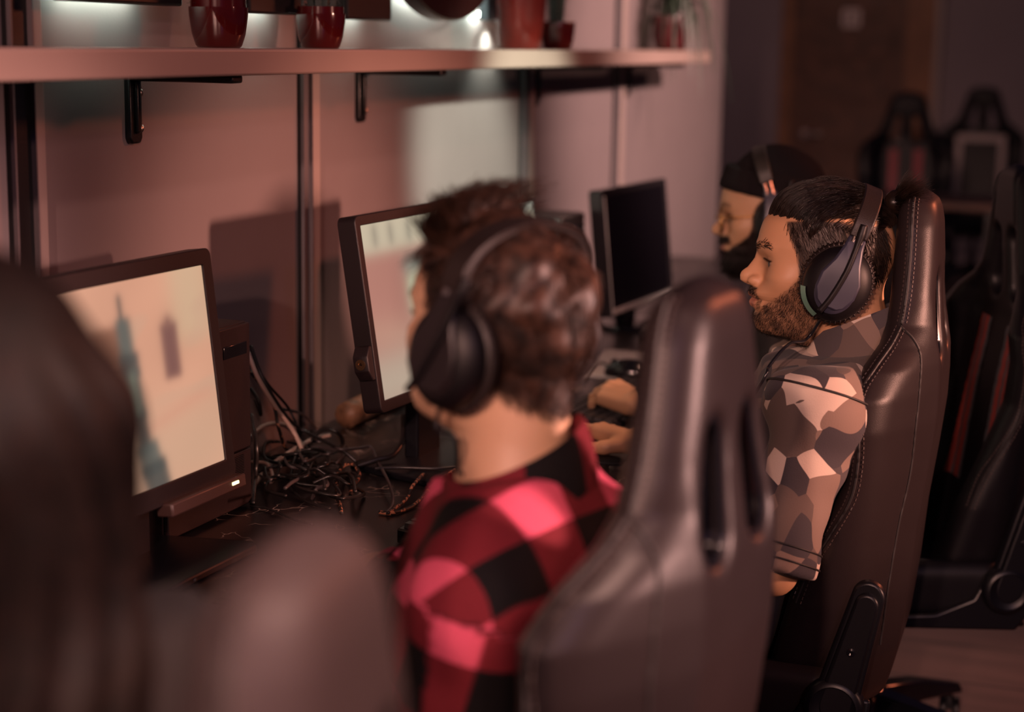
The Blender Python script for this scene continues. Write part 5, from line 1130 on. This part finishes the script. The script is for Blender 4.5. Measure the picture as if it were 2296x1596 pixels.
obj('sleeve_seam', (np.concatenate(g.v) - bC, g.f), M_seam, shC, sharp=0)
ce = JC['shL'] + (JC['elL'] - JC['shL']) * 0.93; g = G()
for k in (0.0, -0.022): g.tube(on_surface(fC, ce + ax * k, ring, 0.083), 0.0016, 6, closed=True)
obj('cuff_stitching', (np.concatenate(g.v) - bC, g.f), M_seam, shC, sharp=0)
lower_clothes(oC, bC, JC, M_trouser, M_shoe)
headset(hC, 'black headset with teal accent on the person with tied-back hair', 0.36, mat('accent_teal', (0.16, 0.34, 0.26), 0.4), [hC.wor((-0.080, 0.035, -0.09)), P(1770, 770, d=2.60), P(1725, 820, d=2.56), P(1700, 870, d=2.55), (2.50, 0.55, 0.75), (2.60, 0.80, 0.71)])
# ---- person in the red plaid shirt, from behind
hB = Head(P(1134, 768, d=1.86), math.radians(-19), 0.07, 0.03, 1.02)
tL, tR = P(1012, 1270, d=1.70), P(1440, 1130, d=2.00); mB = (tL + tR) / 2
rB = _n(np.array([tR[0] - tL[0], tR[1] - tL[1], 0])); fB = np.array([-rB[1], rB[0], 0]); RB = np.stack([rB, fB, [0, 0, 1]], 1)
neckB = P(1152, 1085, d=1.87); shLB = tL + rB * 0.062 - np.array([0, 0, 0.055]); shRB = tR - rB * 0.055 - np.array([0, 0, 0.060])
chB = mB * 0.5 + neckB * 0.5; chB = np.array([chB[0], chB[1], 0.80]) + fB * 0.02; beB = np.array([1.75, 0.60, 0.63])
JB = joints(RB, neckB, shLB, shRB, chB, beB, (1.73, 0.61, 0.555), (1.84, 1.02, 0.545), (1.92, 1.02, 0.0),
            (shLB + np.array([-0.015, 0.06, -0.255]), shRB + np.array([0.07, 0.12, -0.22])), ((1.79, 0.875, 0.745), (2.03, 0.865, 0.745)))
cu = [(20, 28, 18)] * 4
handsB = {'L': hand_prims(JB['wrL'], (0.05, 1, -0.12), (0, 0.1, 1), (1, 0, 0), cu, 0.4), 'R': hand_prims(JB['wrR'], (-0.05, 1, -0.12), (0, 0.1, 1), (-1, 0, 0), cu, 0.4)}
HAIRB_Z = (np.array([-0.10, -0.06, -0.03, 0.0, 0.03, 0.06, 0.09]), np.array([-0.030, -0.012, 0.012, 0.030, 0.036, 0.045, 0.075]))
def maskB(q):
    x, y, z = q.T; low = -0.068 + 0.020 * (np.abs(x) / 0.05) ** 2
    return sst(np.interp(z, *HAIRB_Z) - y, -0.004, 0.006) * sst(z - low, -0.006, 0.012)
def paintB(q, t):
    t = lips_brows(q, t, lambda q: np.zeros(len(q))); m = maskB(q)[:, None]; return t * (1 - m) + np.array((0.03, 0.017, 0.012)) * m
oB, bB, gB = build_person((1.82, 0.62, 0.0), 'person in a red and black plaid shirt, back to camera, brown hair under a headset', hB, JB, handsB, (0.47, 0.285, 0.18), paintB, res=0.0030)
M_hairB = hair_mat('hair_brown', (0.030, 0.014, 0.009), 0.45, 0.8)
q, nr, rg = surf_roots(gB, hB, maskB, 9000, 5)
cl = 0.5 + 0.5 * vnoise(q, 110, 9); up = np.where(q[:, 2] > 0.06, 0.55, 0.30)
d = np.stack([0.35 * np.sin(q[:, 0] * 70 + q[:, 2] * 40) + 0.2 * np.sign(q[:, 0]), -0.4 + 2.2 * np.clip(q[:, 2] - 0.06, 0, 1) * 10, -1 + 0 * q[:, 0]], 1) + rg.normal(0, 0.22, q.shape) + 0.5 * np.stack([vnoise(q, 90, 3), vnoise(q, 90, 4), 0 * q[:, 0]], 1)
taper = np.clip((q[:, 2] + 0.085) / 0.09, 0.22, 1); ln = (0.018 + 0.020 * cl) * taper
pt = tufts(q, nr, d, ln, up * (0.6 + 0.7 * cl), 6, 0.55)
sh_ = snet(lambda p: smax(ell(hB.loc(p), (0, 0.004, 0.042), (0.0830, 0.103, 0.0915)) * 1.0 + 0 * p[:, 0] - 0.030 * np.exp(-((hB.loc(p) - np.array([0, 0.062, 0.125])) ** 2 / np.array([0.055, 0.045, 0.05]) ** 2).sum(1)) + 0.004 * vnoise(hB.loc(p), 75, 7) + 0.002 * vnoise(hB.loc(p), 170, 8), 0.006 - 0.5 * (np.interp(hB.loc(p)[:, 2], *HAIRB_Z) - 0.004 - hB.loc(p)[:, 1]) - 0.02 + np.maximum(0, -0.035 - hB.loc(p)[:, 2]) * 1.2, 0.012), hB.o - 0.16, hB.o + 0.19, 0.0045)
# quiff over the forehead
n = 2600; q2x = rg.uniform(-0.062, 0.062, n); q2y = rg.uniform(0.015, 0.083, n); r0 = on_cran(np.stack([q2x, q2y, np.full(n, 0.075) - 0.2 * np.abs(q2x)], 1), np.full(n, 0.014))
t6 = np.linspace(0, 1, 7)[None, :, None]; w2 = rg.uniform(0.046, 0.084, n)[:, None, None]
qd = np.stack([0.5 * np.sin(q2x * 60 + q2y * 50) + rg.normal(0, 0.2, n), 0.45 - 8 * (0.06 - q2y) * 0.4 + rg.normal(0, 0.2, n), 0.9 + 0 * q2x], 1)
qp = r0[:, None] + qd[:, None] * w2 * t6 * 0.8 + np.array([0, -0.35, -0.25])[None, None] * w2 * t6 ** 2.2 + 0.003 * np.stack([vnoise(r0, 120, 5), vnoise(r0, 120, 6), 0 * q2x], 1)[:, None] * t6
child(oB, bB, 'hair', cat_geo(sh_, strands(hB.wor(pt), 0.00065, 0.4), strands(hB.wor(qp), 0.0008, 0.4)), M_hairB, sharp=0)
brow_strands(hB, oB, bB, M_hairB, gB, 4, 200)
def plaid():
    m = mat('plaid_cloth', (0.3, 0.02, 0.03), 0.85, spec=0.2); nt = m.node_tree; N = nt.nodes; L = nt.links; b = N['Principled BSDF']
    a = N.new('ShaderNodeVertexColor'); a.layer_name = 'weave'; s = N.new('ShaderNodeSeparateColor'); L.new(a.outputs['Color'], s.inputs[0])
    out = []
    for i in (0, 1):
        fr = N.new('ShaderNodeMath'); fr.operation = 'FRACT'; L.new(s.outputs[i], fr.inputs[0])
        gt = N.new('ShaderNodeMapRange'); gt.inputs[1].default_value = 0.485; gt.inputs[2].default_value = 0.515; L.new(fr.outputs[0], gt.inputs[0]); out.append(gt.outputs[0])
    ad = N.new('ShaderNodeMath'); ad.operation = 'ADD'; L.new(out[0], ad.inputs[0]); L.new(out[1], ad.inputs[1]); hf = N.new('ShaderNodeMath'); hf.operation = 'MULTIPLY'; hf.inputs[1].default_value = 0.5; L.new(ad.outputs[0], hf.inputs[0])
    cr = N.new('ShaderNodeValToRGB'); e = cr.color_ramp.elements; e[0].position = 0.0; e[0].color = (0.003, 0.002, 0.003, 1); e[1].position = 1.0; e[1].color = (0.52, 0.075, 0.135, 1); md = e.new(0.5); md.color = (0.12, 0.010, 0.017, 1)
    L.new(hf.outputs[0], cr.inputs[0])
    tc = N.new('ShaderNodeTexCoord'); nz = N.new('ShaderNodeTexNoise'); nz.inputs['Scale'].default_value = 700; L.new(tc.outputs['Object'], nz.inputs['Vector'])
    mr = N.new('ShaderNodeMapRange'); mr.inputs[1].default_value = 0.3; mr.inputs[2].default_value = 0.7; mr.inputs[3].default_value = 0.8; mr.inputs[4].default_value = 1.2; L.new(nz.outputs[0], mr.inputs[0])
    sc2 = N.new('ShaderNodeVectorMath'); sc2.operation = 'SCALE'; L.new(cr.outputs[0], sc2.inputs[0]); L.new(mr.outputs[0], sc2.inputs['Scale']); L.new(sc2.outputs[0], b.inputs['Base Color'])
    return m
M_plaid = plaid(); PB = 0.150
def weave(V, J):
    q = (V - J['neck']) @ J['R']; u = q[:, 0] / PB + 0.22; v = ((-q[:, 2]) + np.clip(-q[:, 1], -0.1, 0.12) * 0.9) / PB + 0.30
    for s in 'LR':
        sh, el = J['sh' + s], J['el' + s]; ax = _n(el - sh); t = (V - sh) @ ax; rd = V - sh - t[:, None] * ax; e1 = _n(np.cross(ax, J['R'][:, 1])); e2 = np.cross(ax, e1)
        side = (V - sh) @ J['R'][:, 0] * (-1 if s == 'L' else 1); m = (t > 0.0) & (np.linalg.norm(rd, axis=1) < 0.13) & (side > -0.012 - 0.0 * t)
        an = np.arctan2(rd @ e2, rd @ e1); u = np.where(m, an * 0.066 / PB + 0.4, u); v = np.where(m, t / PB + 0.72, v)
    return np.stack([u + 20, v + 20, 0 * u], 1)
fBs = garment(JB, 0.016, 0.010, 0.012, 0.56, 0.86, long=True, seed=9)
V, Q = snet(fBs, *gar_bounds(JB), 0.0062, proj=1, slack=1.8)
child(oB, bB, 'shirt', (V, Q), M_plaid, sharp=0, attrs={'weave': weave(V, JB)})
V, Q = collar(JB, 0.070, 0.042, 0.022, 0.45, 0.002, 1.0, 0.32, 0.32); qn = (V - JB['neck']) @ JB['R']; an = np.arctan2(qn[:, 1], qn[:, 0])
child(oB, bB, 'collar', (V, Q), M_plaid, sharp=60, attrs={'weave': np.stack([an * 0.085 / PB + 20.35, qn[:, 2] * 0.3 / PB + 20.30, 0 * an], 1)})
lower_clothes(oB, bB, JB, M_trouser, M_shoe)
headset(hB, 'large black headset on the brown hair of the person in red plaid', 0.10, None, [hB.wor((-0.090, 0.012, -0.085)), P(1022, 985, d=1.80), P(1025, 1050, d=1.83), P(1010, 1110, d=1.88), (1.95, 0.90, 0.71)], bz=0.072, cs=1.0, arm=(0.012, 0.009, 0.010))

# ---- person in the black beanie
hK = Head(P(1742, 490, d=3.72), 0.17, -0.13, 0.0, 1.05)
RK = torso_axes(math.radians(92)); nkK = hK.wor((0, -0.05, -0.145))
JK = joints(RK, nkK, nkK + RK @ np.array([-0.185, -0.0, -0.045]), nkK + RK @ np.array([0.185, -0.0, -0.045]), nkK + RK @ np.array([0, 0.0, -0.18]), (3.60, 0.47, 0.64), (3.54, 0.44, 0.555), (3.64, 0.86, 0.545), (3.66, 0.86, 0.0),
            ((3.42, 0.52, 0.70), (3.95, 0.60, 0.70)), (P(1436, 905, z=0.752), (3.81, 0.80, 0.745)))
WK = JK['wrL']; kn = P(1345, 858, z=0.775); fK = np.array([kn[0] - WK[0], kn[1] - WK[1], 0.0])
handsK = {'L': hand_prims(WK, fK + np.array([0, 0, 0.015]), (-0.25, -0.1, 1), np.cross(fK, [0, 0, 1.0]) + np.array([0, 0, 0.1]), [(38, 38, 22), (34, 36, 20), (36, 40, 22), (40, 44, 26)], 0.8, 1.02),
          'R': hand_prims(JK['wrR'], P(1412, 818, z=0.75) - JK['wrR'] + np.array([-0.02, 0.02, 0.012]), (0, 0.1, 1), (-1, 0.3, 0), [(15, 20, 12)] * 4, 0.5, 1.02)}
def beardK(q):
    x, y, z = q.T; yy = np.array([-0.02, 0.03, 0.045, 0.06, 0.08, 0.0975, 0.108, 0.12]); zz = np.array([0.03, 0.02, 0.004, -0.022, -0.036, -0.044, -0.056, -0.062])
    m = sst(np.interp(y, yy, zz) - z, -0.002, 0.006) * sst(z, -0.125, -0.115) * sst(y, 0.0, 0.02)
    m = np.maximum(m, sst(-np.abs(z + 0.030), -0.009, -0.005) * sst(y, 0.095, 0.104)); m = np.maximum(m, sst(-z, 0.050, 0.056) * sst(y, 0.06, 0.08)) * 1.25; return m * (1 - sst(-np.abs(z + 0.0455), -0.010, -0.007) * sst(-np.abs(x), -0.024, -0.018) * sst(y, 0.1, 0.106))
oK, bK, gK = build_person((3.70, 0.45, 0.0), 'bearded person in a black beanie and round gold glasses, in profile behind the camouflage shirt', hK, JK, handsK, (0.43, 0.25, 0.14), lambda q, t: lips_brows(q, t, beardK, (0.30, 0.12, 0.09)), res=0.0032)
M_hairK = hair_mat('beard_black', (0.012, 0.008, 0.007), 0.5)
brow_strands(hK, oK, bK, M_hairK, gK, 5, 260)
q, nr, rg = surf_roots(gK, hK, lambda q: beardK(q) ** 1.5 * (q[:, 1] > 0.01), 7500, 41)
d = np.stack([0.25 * np.sign(q[:, 0]), 0.35 + 0 * q[:, 0], -1 + 0 * q[:, 0]], 1) + rg.normal(0, 0.3, q.shape); lnK = np.clip(0.006 + 0.024 * sst(-q[:, 2], 0.035, 0.09), 0.007, 0.03) * rg.uniform(0.7, 1.3, len(q))
child(oK, bK, 'beard', strands(hK.wor(tufts(q, nr, d, lnK, 0.55, 5, 0.4)), 0.0006), M_hairK, sharp=0)
def beanie(p):
    q = hK.loc(p); Rx = np.array(Matrix.Rotation(0.30, 3, 'X')); w_ = (q - np.array([0, 0.0, 0.040])) @ Rx
    d = ell(w_, (0, 0, 0.0), (0.0865, 0.112, 0.116)) + 0.0022 * vnoise(w_, 70, 3); d = smax(d, 0.022 - w_[:, 2], 0.006)
    cf = np.abs(np.sqrt((w_[:, 0] / 0.0895) ** 2 + (w_[:, 1] / 0.114) ** 2) - 1 + 0.10 * np.maximum(w_[:, 2] - 0.02, 0) / 0.05) * 0.09 - 0.006; cf = smax(cf, np.abs(w_[:, 2] - 0.030) - 0.026, 0.008)
    return smin(d, cf + 0.0008 * np.sin(np.arctan2(w_[:, 1], w_[:, 0]) * 90), 0.004)
child(oK, bK, 'beanie', snet(beanie, hK.o - 0.17, hK.o + 0.20, 0.0042), mat('black_knit', (0.008, 0.006, 0.007), 0.95, bump=(260, 0.5, 'n'), spec=0.15), sharp=0)
fKs = garment(JK, 0.016, 0.009, 0.012, 0.56, 0.93, long=True, seed=14)
M_blackcloth = mat('black_cloth', (0.012, 0.009, 0.010), 0.85, bump=(300, 0.3, 'n'))
child(oK, bK, 'sweater', snet(fKs, *gar_bounds(JK), 0.009, slack=1.8), M_blackcloth, sharp=0)
lower_clothes(oK, bK, JK, M_trouser, M_shoe)
headset(hK, 'black headset worn over the black beanie', -0.18, None, None, bz=0.092)
gl = empty('eyeglasses', label='round gold-rimmed glasses on the person in the black beanie', cat='glasses'); gl.matrix_world = hK.mat4()
M_gold = mat('gold_wire', (0.75, 0.42, 0.16), 0.25, 1.0)
M_lens = mat('glass_lens', (0.9, 0.9, 0.9), 0.02)
M_lens.node_tree.nodes['Principled BSDF'].inputs['Transmission Weight'].default_value = 1.0
for s in (-1, 1):
    c = np.array([s * 0.033, 0.118, 0.008]); rim = [c + np.array([0.025 * math.cos(a), -0.006 * abs(math.cos(a)) * (math.cos(a) * s > 0), 0.023 * math.sin(a)]) for a in np.linspace(0, 2 * math.pi, 40, endpoint=False)]
    obj('rim', G().tube(rim, 0.0021, 6, closed=True).geo, M_gold, gl, sharp=0)
    obj('lens', G().lathe([(0.024, -0.0005), (0.016, 0.0008), (0.0001, 0.0012)], 32, Matrix.Translation(c + np.array([0, -0.001, 0])) @ Matrix.Rotation(-math.pi / 2, 4, 'X') @ Matrix.Scale(0.93, 4, (0, 1, 0))).geo, M_lens, gl, sharp=0)
    obj('temple_arm', G().tube(spline([(s * 0.058, 0.113, 0.018), (s * 0.072, 0.100, 0.019), (s * 0.079, 0.05, 0.017), (s * 0.082, 0.0, 0.018), (s * 0.080, -0.02, 0.002)], 8), 0.0023, 6).geo, M_gold, gl, sharp=0)
obj('bridge', G().tube(spline([(-0.010, 0.120, 0.014), (0, 0.127, 0.017), (0.010, 0.120, 0.014)], 6), 0.0014, 6).geo, M_gold, gl, sharp=0)

# ---- long-haired person at the left edge
oL_ = P(-200, 1030, d=1.08); hL = Head(oL_, 0.05, -0.05, 0.0, 1.05)
RL = torso_axes(math.radians(88)); nkL = hL.wor((0, -0.04, -0.15))
JL = joints(RL, nkL, nkL + RL @ np.array([-0.17, 0, -0.055]), nkL + RL @ np.array([0.17, 0, -0.055]), nkL + RL @ np.array([0, 0.0, -0.19]), (0.86, 0.69, 0.63), (0.84, 0.68, 0.555), (0.88, 1.09, 0.545), (0.88, 1.09, 0.0),
            (nkL + RL @ np.array([-0.24, 0.10, -0.30]), nkL + RL @ np.array([0.23, 0.10, -0.30])), ((0.80, 0.93, 0.745), (1.10, 0.93, 0.745)))
handsL = {s: hand_prims(JL['wr' + s], (0.05, 1, -0.1), (0, 0.1, 1), ((1 if s == 'L' else -1), 0, 0), cu, 0.4, 0.92) for s in 'LR'}
oL, bL, gL = build_person((0.94, 0.70, 0.0), 'dark blurred person with long brown hair at the left edge, nearest the camera', hL, JL, handsL, (0.48, 0.25, 0.15), lambda q, t: lips_brows(q, t, lambda q: np.zeros(len(q))), res=0.0045)
def locks(p):
    q = hL.loc(p); d = ell(q, (0, -0.010, 0.030), (0.098, 0.118, 0.112))
    d = smax(d, -ell(q, (0, 0.13, -0.03), (0.066, 0.075, 0.085)), 0.015)
    for s in (-1, 1):
        d = smin(d, seg(q, (s * 0.075, -0.01, 0.03), (s * 0.112, 0.005, -0.15), 0.045, 0.046), 0.03); d = smin(d, seg(q, (s * 0.112, 0.005, -0.15), (s * 0.085, 0.02, -0.27), 0.046, 0.030), 0.03)
    d = smin(d, seg(q, (0, -0.06, 0.0), (0, -0.085, -0.24), 0.075, 0.055), 0.05)
    return d + 0.005 * np.sin(np.arctan2(q[:, 0], -q[:, 1] - 0.0) * 26 + 3 * np.sin(q[:, 2] * 22)) * sst(-q[:, 2], -0.1, 0.0) + 0.003 * vnoise(q, 60, 3)
child(oL, bL, 'hair', snet(locks, hL.o - np.array([0.26, 0.24, 0.36]), hL.o + 0.24, 0.0065), hair_mat('hair_dark_reddish', (0.007, 0.0032, 0.0026), 0.6, 0.6), sharp=0)
child(oL, bL, 'sweater', snet(garment(JL, 0.016, 0.009, 0.012, 0.56, 0.93, long=True, seed=19), *gar_bounds(JL), 0.010, slack=1.8), M_blackcloth, sharp=0)
lower_clothes(oL, bL, JL, M_trouser, M_shoe)
